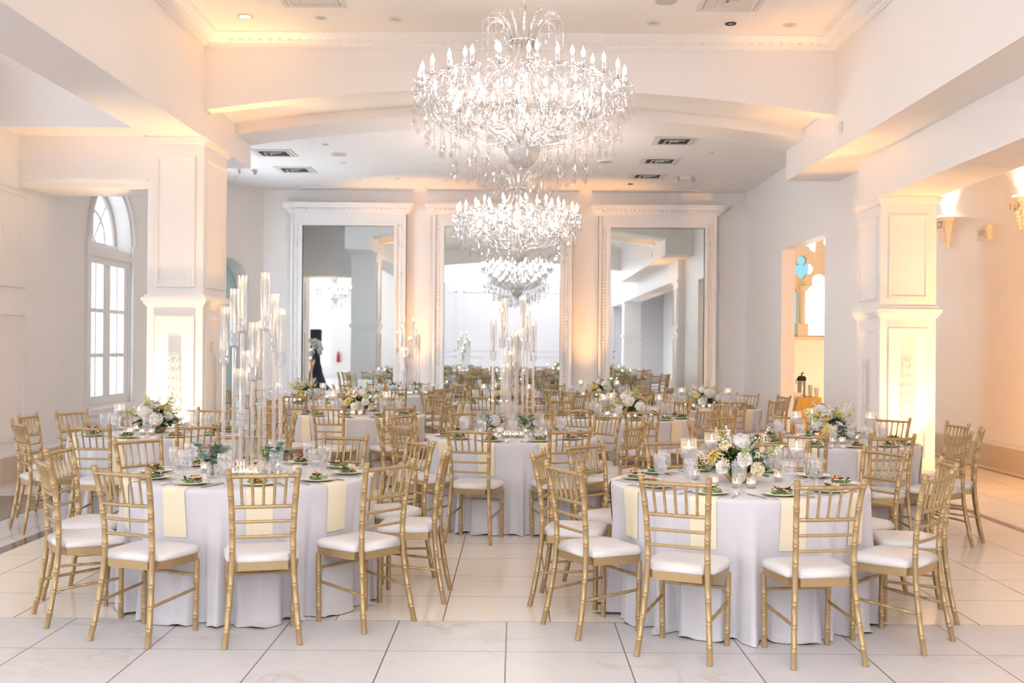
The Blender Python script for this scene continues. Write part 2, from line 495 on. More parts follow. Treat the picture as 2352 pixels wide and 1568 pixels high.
def arched_window(name, WY0, WY1, pane='side_sky'):
    wc, wr = (WY0 + WY1) / 2, (WY1 - WY0) / 2
    win = struct(name, MB().box(-6.08, -6.06, WY0, WY1, 2.9, 3.84).box(-5.87, -5.855, WY0 + 0.02, WY1 - 0.02, WZ0 + 0.02, 2.8), pane)
    mb = MB()
    def wbar(y0, y1, z0, z1, d=0.05):
        mb.box(XW - d, XW + d, y0, y1, z0, z1)
    wbar(WY0 + .002, WY0 + 0.10, WZ0 + .004, 2.655, 0.043); wbar(WY1 - 0.10, WY1 - .002, WZ0 + .004, 2.655, 0.043)
    wbar(wc - 0.10, wc + 0.10, WZ0 + 0.115, 2.655, 0.047)
    wbar(WY0 + .003, WY1 - .003, WZ0 + .002, WZ0 + 0.12, 0.052)
    mb.box(XF - 0.06, XW + 0.06, WY0, WY1, 2.66, 2.90).box(XF - 0.06, XF + 0.05, WY0, WY1, 2.90, 3.0).box(XW, XW + 0.10, WY0, WY1, 2.76, 2.83)
    for z in (1.40, 2.02):
        wbar(WY0 + 0.1, WY1 - 0.1, z - 0.026, z + 0.026, 0.030)
    for yc in ((WY0 + 0.1 + wc - 0.1) / 2, (WY1 - 0.1 + wc + 0.1) / 2):
        wbar(yc - 0.02, yc + 0.02, WZ0 + 0.1, 2.66, 0.034)
        wbar(yc - 0.315, yc - 0.27, WZ0 + 0.1, 2.658, 0.037); wbar(yc + 0.27, yc + 0.315, WZ0 + 0.1, 2.658, 0.037)
    def arc_tube(r, rad, a0=0, a1=pi, nn=18):
        mb.tube([(XF, wc - r * cos(a0 + (a1 - a0) * i / nn), WSP + r * sin(a0 + (a1 - a0) * i / nn)) for i in range(nn + 1)], rad, 6)
    arc_tube(wr - 0.04, 0.05); arc_tube(wr * 0.55, 0.028)
    for a in (pi * 0.27, pi * 0.5, pi * 0.73):
        mb.tube([(XF, wc, WSP), (XF, wc - (wr - 0.03) * cos(a), WSP + (wr - 0.03) * sin(a))], 0.022, 6)
    mb.ball((XF, wc, WSP), 0.06, 10, 6)
    mb.build('window_frame', 'trim', win)
    mb = MB()   # casing round the opening on the wall face
    mb.box(-5.725, -5.68, WY0 - 0.12, WY0, WZ0 - 0.1, WSP).box(-5.725, -5.68, WY1, WY1 + 0.12, WZ0 - 0.1, WSP).box(-5.725, -5.62, WY0 - 0.16, WY1 + 0.16, WZ0 - 0.12, WZ0 - 0.04)
    mb.box(-5.725, -5.66, WY0 - 0.16, WY1 + 0.16, WZ0 - 0.22, WZ0 - 0.12)
    mb.tube([(-5.71, wc - (wr + 0.06) * cos(pi * i / 20), WSP + (wr + 0.06) * sin(pi * i / 20)) for i in range(21)], 0.06, 6, flat=0.5)
    mb.build('window_sill', 'trim', win)
arched_window('window_2', *OPEN[0])
arched_window('added_window_7', *OPEN[1], 'added_rear_sky')  # added and unseen: brings cool daylight into the rear room
# wall panels on the pier
def frame_x(mb, x, y0, y1, z0, z1, w=0.04, d=0.02, sgn=1):
    """rectangular raised moulding on a wall face of constant x"""
    xa, xb = sorted((x, x + sgn * d))
    mb.box(xa, xb, y0, y1, z1 - w, z1).box(xa, xb, y0, y1, z0, z0 + w).box(xa, xb, y0, y0 + w, z0 + w, z1 - w).box(xa, xb, y1 - w, y1, z0 + w, z1 - w)
    return mb
def frame_y(mb, y, x0, x1, z0, z1, w=0.04, d=0.02):
    """the same on a wall face of constant y that faces the camera"""
    mb.box(x0, x1, y - d, y, z1 - w, z1).box(x0, x1, y - d, y, z0, z0 + w).box(x0, x0 + w, y - d, y, z0 + w, z1 - w).box(x1 - w, x1, y - d, y, z0 + w, z1 - w)
    return mb
mb = MB()
frame_x(mb, -5.72, 12.02, 12.66, 2.2, 3.30); frame_x(mb, -5.72, 12.02, 12.66, 0.45, 1.92)
struct('trim_1', mb, 'trim')
# angled wall at the rear left with a teal arched niche
A = Vector((-4.84, YB, 0)); Bp = Vector((-5.75, 19.1, 0))
dv = (Bp - A).normalized(); nv = Vector((dv.y, -dv.x, 0))
if nv.x < 0: nv = -nv
Ltot = (Bp - A).length
def ang(sd, d, z):
    p = A + dv * sd + nv * d
    return (p.x, p.y, z)
s0, s1, zsp = 0.34, 1.55, 2.55
sm, sr = (s0 + s1) / 2, (s1 - s0) / 2
mb = MB()
def apanel(sa, sb, za, zb, za2=None, zb2=None):
    za2 = za if za2 is None else za2; zb2 = zb if zb2 is None else zb2
    mb.add([ang(sa, 0, za), ang(sb, 0, za2), ang(sb, 0, zb2), ang(sa, 0, zb), ang(sa, -0.35, za), ang(sb, -0.35, za2), ang(sb, -0.35, zb2), ang(sa, -0.35, zb)],
           [(0, 1, 2, 3), (7, 6, 5, 4), (0, 4, 5, 1), (3, 2, 6, 7), (0, 3, 7, 4), (1, 5, 6, 2)])
apanel(0, s0, 0, 4.7); apanel(s1, Ltot, 0, 4.7)
for i in range(16):
    a0, a1 = pi * i / 16, pi * (i + 1) / 16
    apanel(sm - sr * cos(a0), sm - sr * cos(a1), zsp + sr * sin(a0), 4.7, zsp + sr * sin(a1), 4.7)
struct('wall_angled', mb, 'paint')
mb = MB(); mb.add([ang(s0 - 0.1, -0.36, 0), ang(s1 + 0.1, -0.36, 0), ang(s1 + 0.1, -0.36, 3.4), ang(s0 - 0.1, -0.36, 3.4)], [(0, 1, 2, 3)])
struct('wall_niche', mb, 'teal')

# --- rear wall and right rear wall with the doorway
struct('wall_rear', MB().box(-5.3, 4.62, YB, YB + 0.2, 0, 4.7), 'paint')
DY0, DY1, DZ = 15.4, 17.9, 3.2
struct('wall_right_rear', MB().box(4.36, 4.58, 13.35, DY0, 0, 4.7).box(4.36, 4.58, DY1, YB, 0, 4.7).box(4.36, 4.58, DY0, DY1, DZ, 4.7), 'paint')
struct('baseboard_rear', MB().box(-4.84, 4.36, YB - 0.03, YB, 0, 0.2), 'base')
struct('baseboard_right_rear', MB().box(4.33, 4.36, 13.4, DY0, 0, 0.2).box(4.33, 4.36, DY1, YB, 0, 0.2), 'base')
# right aisle outer wall, end wall with gothic window
struct('wall_right', MB().box(6.43, 6.63, -11, 21, 0, 4.7), 'paint')
struct('baseboard_right', MB().box(6.37, 6.43, -6, 20.5, 0, 0.30), 'base')
struct('trim_2', MB().box(6.385, 6.43, -6, 20.5, 0.30, 0.335).box(6.40, 6.43, -6, 20.5, 0.335, 0.35), 'trim')
struct('baseboard_left', MB().box(-5.72, -5.66, 12.02, 19.2, 0, 0.28), 'base')
struct('trim_3', MB().box(-5.72, -5.675, 12.02, 19.2, 0.28, 0.31), 'trim')
GY = 20.5
gx0, gx1, gz0, gz1 = 4.62, 6.0, 1.79, 4.3
struct('wall_right_end', MB().box(4.58, 6.5, GY, GY + 0.3, 0, gz0).box(gx1, 6.5, GY, GY + 0.3, gz0, 4.7), 'paint')
gw = struct('window_3', MB().box(gx0 - 0.05, gx1, GY + 0.26, GY + 0.28, gz0, gz1 + 0.4), 'sky')
K = F / GY
gq = lambda u, v, y: ((u - U0) / K, y, H + (V0 - v) / K)
MB().add([gq(1752, 768, GY + .22), gq(1847, 768, GY + .22), gq(1847, 645, GY + .22), gq(1862, 625, GY + .22), gq(1866, 560, GY + .22), gq(1846, 548, GY + .22), gq(1752, 548, GY + .22)], [(0, 1, 2, 3, 4, 5, 6)]).build('window_pane', 'teal_sky', gw)
# plate tracery in stone: two trefoil-headed lights under a trefoil eye
def opening(u, v):
    for c in (1803.5, 1881):
        if 664 < v < 764 and abs(u - c) < 30.5: return True
        if 646 < v <= 676 and abs(u - c) < 30.5 * sqrt(max(0, 1 - ((676 - v) / 30.0) ** 2)): return True
        if (u - c) ** 2 + (v - 639) ** 2 < 15.5 ** 2: return True
    for (cu, cv, r) in ((1842, 592, 11.5), (1858, 611, 12.5), (1826, 611, 12.5)):
        if (u - cu) ** 2 + (v - cv) ** 2 < r * r: return True
    if 612 < v < 638 and abs(u - 1842) < (638 - v) * 0.85: return True
    if 590 < v < 616 and abs(u - 1842) < 6: return True
    if 505 < v < 556 + abs(u - 1842) * 0.58 and abs(u - 1842) < 31: return True
    if 505 < v < 600 and 50 < abs(u - 1842) < 95 and v < 555 + (abs(u - 1842) - 50) * 0.9: return True
    return False
mb = MB()
ua, ub, va, vb = 1752, 1944, 500, 768
vid = {}
def vtx(i, j, back):
    k_ = (i, j, back)
    if k_ not in vid:
        vid[k_] = len(mb.v)
        mb.v.append(gq(ua + i, va + j, GY + (0.20 if back else 0.04)))
    return vid[k_]
nu_, nv_ = ub - ua, vb - va
solid = [[not opening(ua + i + .5, va + j + .5) for j in range(nv_)] for i in range(nu_)]
for i in range(nu_):
    for j in range(nv_):
        if not solid[i][j]: continue
        mb.f.append((vtx(i, j, 0), vtx(i, j + 1, 0), vtx(i + 1, j + 1, 0), vtx(i + 1, j, 0))); mb.sm.append(False)
        for di, dj, p_, q_ in ((-1, 0, (0, 0), (0, 1)), (1, 0, (1, 0), (1, 1)), (0, -1, (0, 0), (1, 0)), (0, 1, (0, 1), (1, 1))):
            ii, jj = i + di, j + dj
            if 0 <= ii < nu_ and 0 <= jj < nv_ and not solid[ii][jj]:
                mb.f.append((vtx(i + p_[0], j + p_[1], 0), vtx(i + q_[0], j + q_[1], 0), vtx(i + q_[0], j + q_[1], 1), vtx(i + p_[0], j + p_[1], 1))); mb.sm.append(False)
x_, _, zb_ = gq(1843, 764, 0)
mb.box(x_ - 0.10, x_ + 0.10, GY - 0.04, GY + 0.2, 1.79, zb_ + 0.22)
mb.tube([(x_, GY + 0.02, zb_ + 0.22), (x_, GY + 0.02, zb_ + 0.86)], 0.05, 12)
mb.tube([(x_, GY + 0.02, zb_ + 0.84), (x_, GY + 0.02, zb_ + 0.93)], [0.05, 0.085], 12)
mb.build('window_tracery', 'stone', gw)
MB().box(gx0 - 0.1, gx1, GY - 0.06, GY + 0.1, gz0 - 0.06, gz0).build('window_sill', 'stone', gw)

# --- rear hall behind the camera (seen in the mirrors)
rw = struct('wall_lobby', MB().box(-5, 6.5, -6.2, -6.0, 0, 4.35).box(-5, -4, -6.2, -6.0, 4.35, 7.0).box(4, 6.5, -6.2, -6.0, 4.35, 7).box(-4, 4, -6.2, -6, 6.7, 7.0), 'lobby')
mb = MB()
for i in range(4):
    xa = -4.6 + i * 2.3
    for z0, z1 in ((0.3, 1.15), (1.35, 3.95)):
        xa0, xa1 = xa, xa + 2.0
        mb.box(xa0, xa1, -6.0, -5.98, z1 - .05, z1).box(xa0, xa1, -6.0, -5.98, z0, z0 + .05).box(xa0, xa0 + .05, -6.0, -5.98, z0, z1).box(xa1 - .05, xa1, -6.0, -5.98, z0, z1)
mb.build('wall_panelling', 'lobby', rw)
w4 = struct('window_4', MB().box(-4, 4, -6.15, -6.12, 4.35, 6.7), 'sky')
struct('wall_left_hall', MB().box(-13.2, -13, -11, 12.1, 0, 5.5), 'paint')
struct('wall_rear_hall', MB().box(-13, -5, -10.9, -10.7, 0, 5.5).box(-5.0, -4.8, -10.7, -6.2, 0, 7.0), 'paint')
struct('wall_front_hall', MB().box(-13, -6.1, 11.4, 11.6, 0, 5.5), 'paint')
struct('wall_atrium', MB().box(-4.24, -4.0, -6.2, 3.2, 5.4, 7.0).box(4.6, 4.8, -6.2, 3.2, 4.6, 7.0), 'paint')
struct('wall_right_hall', MB().box(4.82, 6.43, -11, -10.8, 0, 4.7), 'paint')
mb = MB()
for x in (-10.15, -9.15):
    mb.box(x - 0.18, x + 0.18, -10.7, -10.68, 0.6, 3.0); mb.box(x - 0.18, x + 0.18, -10.7, -10.68, 3.2, 4.1)
struct('window_5', mb, 'sky')
mb = MB()
for y in (-7, -3, 1, 5, 9):
    mb.box(-13, -12.98, y - 0.8, y + 0.8, 0.7, 4.2)
struct('added_window_6', mb, 'added_hall_sky')  # unseen panes added as soft side light through the left aisle
d1 = struct('door_1', MB().box(-8.0, -7.0, -10.7, -10.65, 0, 2.13), 'trim')
MB().box(-7.9, -7.1, -10.65, -10.6, 1.0, 1.06).build('door_handle', 'steel', d1)

# --- crown moulding of the front bay
def crown_profile():
    return [(0.0, -0.145), (0.018, -0.145), (0.018, -0.125), (0.03, -0.118), (0.04, -0.10), (0.085, -0.075), (0.135, -0.03), (0.15, -0.012), (0.15, 0.0), (0.0, 0.0)]
mb = MB()
PR = [(d * 1.35, z) for d, z in crown_profile()]
zc = ZF
corners = lambda d: [(XL + d, 3.4 + d), (XR - d, 3.4 + d), (XR - d, YP - d), (XL + d, YP - d)]
for i in range(len(PR) - 1):
    (d0, z0), (d1, z1) = PR[i], PR[i + 1]
    c0, c1 = corners(d0), corners(d1)
    for k in range(4):
        k2 = (k + 1) % 4
        mb.add([(*c0[k], zc + z0), (*c0[k2], zc + z0), (*c1[k2], zc + z1), (*c1[k], zc + z1)], [(0, 1, 2, 3)])
crown = struct('trim_4', mb, 'trim')
mb = MB()
for k in range(62):      # leaf enrichment along the cove
    x = XL + 0.22 + (XR - XL - 0.44) * k / 61
    mb.ball((x, YP - 0.115, zc - 0.062), 0.026, 6, 4, sx=1.25, sy=0.75, sz=1.3)
for k in range(76):
    y = 3.62 + (YP - 0.22 - 3.62) * k / 75
    for x in (XL + 0.115, XR - 0.115):
        mb.ball((x, y, zc - 0.062), 0.026, 6, 4, sx=0.75, sy=1.25, sz=1.3)
mb.build('trim_leaf', 'trim', crown)

# ------------------------------------------------------------------ pillars
def filigree(parent, face, c, h0=0.32, h1=1.43, w0=0.19, w1=0.125, off=0.05):
    """openwork tapering ornament standing off a pillar panel"""
    mb = MB()
    n = 11
    def P(s, z):
        if face == 'y': return (c[0] + s, c[1] - off, z)
        return (c[0] + off * (1 if face == 'x+' else -1), c[1] + s, z)
    def W(z): return (w0 + (w1 - w0) * (z - h0) / (h1 - h0)) / 2
    r = 0.0065
    dz = (h1 - h0) / n
    for i in range(n):
        za, zb = h0 + dz * i, h0 + dz * (i + 1)
        zm = (za + zb) / 2
        w = W(zm)
        for sg in (-1, 1):
            mb.tube([P(sg * w, za), P(sg * w * 0.55, za + dz * 0.25), P(sg * w * 0.2, zm), P(sg * w * 0.55, zb - dz * 0.25), P(sg * W(zb), zb)], r, 5)
            mb.tube([P(sg * (w * 0.62 + w * 0.30 * cos(q)), zm + dz * 0.30 * sin(q)) for q in [2 * pi * k / 10 for k in range(11)]], r * 0.9, 5)
        mb.tube([P(0.25 * w * cos(q), za + 0.24 * dz * sin(q)) for q in [2 * pi * k / 10 for k in range(11)]], r, 5)
        mb.tube([P(-w * 0.9, za), P(w * 0.9, za)], r * 0.8, 5)
    for i in range(5):
        s = -W(h1) + 2 * W(h1) * i / 4
        mb.tube([P(s, h1), P(s * 1.05, h1 + 0.045)], [r, r * 0.4], 5)
    mb.tube([P(-W(h1), h1), P(W(h1), h1)], r * 1.3, 5)
    return mb.build('filigree_ornament', 'trim', parent)

def pillar(x0, x1, y0, y1, ztop, label, inner, zband):
    sh = MB().box(x0, x1, y0, y1, 0, ztop)
    root = thing('pillar', label, 'pillar', ((x0 + x1) / 2, (y0 + y1) / 2, 0))
    root['kind'] = 'structure'
    def loc(mb, name, m):
        mb.v = [(a - (x0 + x1) / 2, b - (y0 + y1) / 2, c) for a, b, c in mb.v]
        return mb.build(name, m, root)
    loc(sh, 'shaft', 'trim')
    def ring(z, prof, name):
        mb = MB()
        for (d, za, zb) in prof:
            mb.box(x0 - d, x1 + d, y0 - d, y1 + d, z + za, z + zb)
        loc(mb, name, 'trim')
    ring(ztop, ((0.05, -0.03, -0.002), (0.035, -0.06, -0.03), (0.018, -0.085, -0.06)), 'capital')
    ring(zband, ((0.03, 0.05, 0.08), (0.055, 0.01, 0.05), (0.035, -0.025, 0.01), (0.016, -0.05, -0.025)), 'band')
    ring(0.16, ((0.03, -0.16, 0.0), (0.02, 0.0, 0.03)), 'plinth')
    mb = MB()
    e = 0.095
    frame_y(mb, y0, x0 + e, x1 - e, zband + 0.17, ztop - 0.22, 0.028, 0.022)
    frame_y(mb, y0, x0 + e, x1 - e, 0.30, zband - 0.17, 0.028, 0.022)
    for x, sg in ((x0, -1), (x1, 1)):
        frame_x(mb, x, y0 + e, y1 - e, zband + 0.17, ztop - 0.22, 0.028, 0.022, sg)
        frame_x(mb, x, y0 + e, y1 - e, 0.30, zband - 0.17, 0.028, 0.022, sg)
    loc(mb, 'panel_moulding', 'trim')
    f = filigree(root, 'y', (0, y0 - (y0 + y1) / 2, 0))
    f['label'] = 'openwork white filigree tower'
    hx = (x1 - x0) / 2
    filigree(root, 'x+' if inner > 0 else 'x-', (hx if inner > 0 else -hx, 0, 0))
    return root
pillar(XL - 0.64, XL, YP, 13.5, 3.94, 'white panelled pillar between the arched window and the tall mirrors', 1, 2.05)
pillar(4.18, 4.82, YP, 13.35, 3.325, 'white panelled pillar glowing amber beside the wall with sconces', -1, 1.98)
pillar(4.18, 4.82, -1.4, -0.6, 3.325, 'white panelled pillar behind the photographer, seen only in the mirror', -1, 1.98)
swp = MB().box(-3.6, -3.585, 12.82, 12.90, 1.46, 1.60).build('switch_plate', 'plastic')
tag(swp, 'small white switch plate on the side of the left pillar', 'switch')

# ------------------------------------------------------------------ framed mirrors on the rear wall
def wall_mirror(u0, u1, label, cw, vtop=472.0):
    """u0,u1: edges of the mirror glass in the photo"""
    x0, x1 = (u0 - U0) / F * YB, (u1 - U0) / F * YB
    zt = 3.84
    fw, zb = 0.225, 0.0
    root = thing('wall_mirror', label, 'mirror', ((x0 + x1) / 2, YB, 0))
    w = (x1 - x0) / 2
    MB().box(-w - 0.01, w + 0.01, -0.05, -0.02, 0.2, zt + 0.01).build('mirror_glass', 'mirror', root)
    mb = MB()
    for sg in (-1, 1):
        xa, xb = sorted((sg * w, sg * (w + fw)))
        mb.box(xa, xb, -0.09, 0, zb, zt + fw)
        xa, xb = sorted((sg * (w + 0.0), sg * (w + 0.05)))
        mb.box(xa, xb, -0.12, 0, 0.2, zt + 0.05)
        xa, xb = sorted((sg * (w + fw - 0.05), sg * (w + fw)))
        mb.box(xa, xb, -0.12, 0, zb, zt + fw)
    mb.box(-w, w, -0.09, 0, zt, zt + fw).box(-w, w, -0.12, 0, zt, zt + 0.05).box(-w - fw, w + fw, -0.09, 0, 0, 0.2)
    mb.build('frame', 'trim', root)
    for sg in (-1, 1):
        mb = MB()
        for i in range(60):
            z = 0.3 + (zt - 0.3) * i / 59
            mb.ball((sg * (w + 0.115), -0.09, z), 0.03, 6, 4, sx=1.2, sy=0.2, sz=1.2)
        mb.build('carved_beading', 'trim', root)
    mb = MB()
    zc = zt + fw
    for d, za, zb2, ex in ((0.13, 0, 0.03, 0.03), (0.16, 0.03, 0.07, 0.06), (0.21, 0.07, 0.10, 0.10), (0.27, 0.10, 0.15, cw * 0.8), (0.31, 0.15, 0.19, cw)):
        mb.box(-w - fw - ex, w + fw + ex, -d, 0, zc + za, zc + zb2)
    k = int((w + fw) * 2 / 0.085)
    for i in range(k):
        x = -(w + fw) + 2 * (w + fw) * (i + 0.5) / k
        mb.ball((x, -0.215, zc + 0.085), 0.03, 6, 4)
    mb.build('cornice', 'trim', root)
    return root
wall_mirror(695, 905, 'tall framed mirror on rear wall, nearest the angled wall with arched niche', 0.15)
wall_mirror(1020, 1285, 'widest tall framed mirror on rear wall, directly behind the chandeliers', 0.14)
wall_mirror(1400, 1615, 'tall framed mirror on rear wall, nearest the doorway to coffee station', 0.15)

# ------------------------------------------------------------------ ceiling fittings
def downlight(u, v, zc, label, lit=False, r=0.075):
    Y = (zc - H) * F / (V0 - v)
    x = at(u, v, Y).x
    o = thing('downlight', label, 'ceiling light', (x, Y, zc), 0, None)
    MB().lathe([(r, 0.0), (r * 1.05, -0.008), (r * 0.72, -0.012), (r * 0.62, 0.0)], 20).build('trim_ring', 'louvre', o)
    MB().lathe([(r * 0.64, -0.002), (0.001, -0.002)], 20).build('lamp', 'lamp' if lit else 'grey', o)
    if lit:
        ld = bpy.data.lights.new('downlight_lamp', 'SPOT'); ld.energy = 60; ld.color = (1, 0.72, 0.38); ld.spot_size = R(56); ld.spot_blend = 0.8; ld.shadow_soft_size = 0.05
        l = bpy.data.objects.new('downlight_lamp', ld); COL.objects.link(l); l.parent = o; l.location = (0, 0, -0.03)
    return o
downlight(563, 42, ZF, 'lit recessed downlight in the front ceiling corner above left beam', True, 0.085)
for (u, v, lab) in ((737, 44, 'small unlit ceiling spot, second from the lit downlight\'s corner of front ceiling'),
                    (910, 46, 'unlit recessed downlight in front ceiling, between lit downlight and chandelier'),
                    (1500, 50, 'unlit recessed downlight in front ceiling, first to the right of large chandelier'),
                    (1678, 50, 'dark ceiling spot in the front ceiling, between two unlit downlights'),
                    (1814, 52, 'unlit recessed downlight in front ceiling corner above right beam')):
    o = downlight(u, v, ZF, lab, False, 0.06 if u in (737, 1678) else 0.075)
    if u == 1678:
        o.children[1].data.materials[0] = M['dark']
rear_spots = [(748, 335), (788, 376), (537, 410), (598, 410), (825, 413), (912, 412), (1025, 415), (1004, 378), (1632, 346), (1590, 383), (1733, 384), (1682, 421), (1552, 421), (1448, 420), (1425, 384)]
side = {True: 'vents beside left mirror', False: 'vents beside right mirror'}
rows = {True: sorted([p for p in rear_spots if p[0] < 1185], key=lambda p: p), False: sorted([p for p in rear_spots if p[0] >= 1185], key=lambda p: p)}
ordw = ['first', 'second', 'third', 'fourth', 'fifth', 'sixth', 'seventh', 'eighth', 'ninth', 'tenth', 'eleventh', 'twelfth']
for left, pts in rows.items():
    for i, (u, v) in enumerate(pts):
        o = downlight(u, v, ZB, 'small rear ceiling spot, %s from the left among those %s of the chandeliers' % (ordw[i], 'left' if left else 'right'), False, 0.05)
        o['group'] = 'small spots in the rear ceiling'
        if (u, v) == (1448, 420): o.children[1].data.materials[0] = M['dark']

def disc_speaker(u, v, zc, label):
    Y = (zc - H) * F / (V0 - v)
    x = at(u, v, Y).x
    o = thing('ceiling_speaker', label, 'speaker', (x, Y, zc))
    MB().lathe([(0.125, 0), (0.125, -0.012), (0.11, -0.02)], 28).build('rim', 'louvre', o)
    MB().lathe([(0.11, -0.018), (0.06, -0.022), (0.001, -0.023)], 28).build('grille', 'grey', o)
disc_speaker(778, 356, ZB, 'round grey ceiling speaker near the vents left of chandelier')
disc_speaker(1390, 368, ZB, 'round grey ceiling speaker near the vents right of chandelier')
disc_speaker(1530, -3, ZF, 'round ceiling speaker at the top edge of front ceiling')

def vent(u, v, zc, label, s=0.62, back='dark'):
    Y = (zc - H) * F / (V0 - v)
    x = at(u, v, Y).x
    o = thing('ceiling_vent', label, 'air vent', (x, Y, zc), 0, 'square air diffusers in the ceiling')
    h = s / 2
    MB().box(-h * 0.72, h * 0.72, -h * 0.72, h * 0.72, -0.006, -0.002).build('backing', back, o)
    mb = MB()
    for (a, b, z) in ((1.0, 0.84, -0.012), (0.80, 0.70, -0.02)):
        mb.box(-h * a, h * a, -h * a, -h * b, z, -0.001).box(-h * a, h * a, h * b, h * a, z, -0.001).box(-h * a, -h * b, -h * b, h * b, z, -0.001).box(h * b, h * a, -h * b, h * b, z, -0.001)
    mb.build('frame', 'louvre', o)
    mb = MB()
    for a in (0.45, 0.2):
        d = 0.05
        mb.box(-h * a, h * a, -h * a, -h * a + d * h, -0.03, -0.02).box(-h * a, -h * a + d * h, -h * a, h * a, -0.03, -0.02)
    mb.build('louvre', 'louvre', o)
vent(630, 355, ZB, 'square air vent over the left pillar, nearer of the two there')
vent(678, 393, ZB, 'square air vent over the left side, nearer the rear mirrors')
vent(1548, 320, ZB, 'square air vent right of chandelier, first of three from the arch')
vent(1515, 366, ZB, 'square air vent right of chandelier, middle one of three')
vent(1487, 401, ZB, 'square air vent right of chandelier, last of three towards mirrors')
vent(712, -4, ZF, 'square air vent at the top edge of front ceiling, left', 0.65, 'louvre')
vent(1682, -2, ZF, 'square air vent at the top edge of front ceiling, right', 0.65, 'louvre')
def slot(u0, u1, label):
    Y = 20.45
    x0, x1 = (u0 - U0) / F * Y, (u1 - U0) / F * Y
    o = thing('linear_vent', label, 'air vent', ((x0 + x1) / 2, Y, ZB))
    w = (x1 - x0) / 2
    MB().box(-w, w, -0.09, 0.09, -0.02, 0).build('frame', 'louvre', o)
    mb = MB()
    for k in range(3):
        mb.box(-w + 0.03, w - 0.03, -0.06 + k * 0.05, -0.04 + k * 0.05, -0.024, -0.019)
    mb.build('slot', 'grey', o)
slot(690, 880, 'long linear air slot in the ceiling above the left mirror')
slot(1400, 1600, 'long linear air slot in the ceiling above the right mirror')
def emergency(u, v, label):
    Y = (ZB - H) * F / (V0 - v)
    x = at(u, v, Y).x
    o = thing('emergency_light', label, 'emergency light', (x, Y, ZB))
    MB().box(-0.10, 0.10, -0.05, 0.05, -0.05, 0).build('housing', 'plastic', o)
    for sg in (-1, 1):
        MB().tube([(sg * 0.10, 0, -0.03), (sg * 0.15, -0.03, -0.05)], [0.02, 0.045], 12).build('lamp_head', 'grey', o)
emergency(567, 394, 'twin-head emergency light on the ceiling beside the left pillar')
emergency(1573, 404, 'twin-head emergency light on the ceiling right of the chandelier')
# small sensor on the right beam
p = at(1929, 283, 12.0)
sn = MB().box(XR - 0.02, XR, 12.2, 12.3, 4.0, 4.12).build('wall_sensor', 'plastic'); tag(sn, 'small white sensor box on the inner face of right beam', 'sensor')

# sconces on the right wall
def sconce(Y, z, label):
    o = thing('wall_sconce', label, 'wall lamp', (6.43, Y, z), 0, 'plaster sconces on the right wall')
    mb = MB()
    for (w, d, za, zb) in ((0.20, 0.20, 0.0, 0.03), (0.18, 0.18, -0.03, 0.0), (0.14, 0.13, -0.10, -0.03), (0.11, 0.10, -0.2, -0.1), (0.075, 0.07, -0.32, -0.2), (0.04, 0.045, -0.42, -0.32)):
        mb.box(-d, 0, -w, w, za, zb)
    mb.build('bracket', 'trim', o)
    mb = MB()
    for sg in (-1, 1):
        mb.tube([(-0.135, sg * (0.11 + 0.045 * cos(q)), -0.075 + 0.045 * sin(q)) for q in [k * 0.6 for k in range(11)]], 0.017, 6)
    for k in range(5):
        mb.ball((-0.10 + 0.008 * k, 0, -0.14 - 0.05 * k), 0.05 - 0.006 * k, 8, 5)
    mb.build('scroll_ornament', 'trim', o)
    MB().lathe([(0.05, 0.03), (0.07, 0.06), (0.001, 0.065)], 12, (-0.10, 0, 0)).build('lamp', 'sconce_lamp', o)
    for sg in (-1, 1):
        ld = bpy.data.lights.new('sconce_lamp', 'SPOT'); ld.energy = 16; ld.color = (1, 0.80, 0.58); ld.spot_size = R(70); ld.spot_blend = 1.0; ld.shadow_soft_size = 0.03
        l = bpy.data.objects.new('sconce_lamp', ld); COL.objects.link(l); l.parent = o; l.location = (-0.10, sg * 0.04, 0.08)
        l.rotation_euler = Vector((0.28, sg * 0.55, 1)).to_track_quat('-Z', 'Y').to_euler()
    return o
sconce(16.2, 3.50, 'lit plaster wall sconce half hidden by the amber pillar')
sconce(13.75, 3.46, 'lit plaster wall sconce at the photo\'s edge, beyond the amber pillar')
eu = thing('exit_unit', 'beige exit and emergency unit on the wall between two sconces', 'exit sign', (6.43, 14.9, 3.17))
MB().box(-0.06, 0, -0.17, 0.17, -0.10, 0.10).build('housing', 'plastic', eu)
MB().box(-0.068, -0.06, -0.14, 0.14, -0.07, 0.07).build('face_panel', 'exit', eu)
mb = MB()
for k in range(4):
    mb.box(-0.072, -0.068, -0.10 + 0.055 * k, -0.065 + 0.055 * k, -0.035, 0.035)
mb.build('grille', 'grey', eu)

# ------------------------------------------------------------------ amber uplights
def uplight(x, y, tx, ty, tz, w, label, size=60, blend=0.9, col=AMBER):
    o = thing('uplight', label, 'uplight', (x, y, 0), 0, 'amber uplights on the floor')
    MB().lathe([(0.075, 0.0), (0.085, 0.02), (0.085, 0.13), (0.06, 0.15)], 16).build('housing', 'black', o)
    MB().lathe([(0.062, 0.145), (0.001, 0.147)], 16).build('lens', 'lamp', o)
    ld = bpy.data.lights.new('uplight_lamp', 'SPOT'); ld.energy = w; ld.color = col; ld.spot_size = R(size); ld.spot_blend = blend; ld.shadow_soft_size = 0.06
    l = bpy.data.objects.new('uplight_lamp', ld); COL.objects.link(l); l.parent = o; l.location = (0, 0, 0.18)
    l.rotation_euler = (Vector((tx, ty, tz)) - Vector((x, y, 0.18))).to_track_quat('-Z', 'Y').to_euler()
    return o
W = UPLIGHT_W
uplight(-3.92, 12.15, -3.92, 12.45, 3.6, W * 1.25, 'uplight on floor before the pillar beside the arched window', 75, 0.9, SOFT_AMBER)
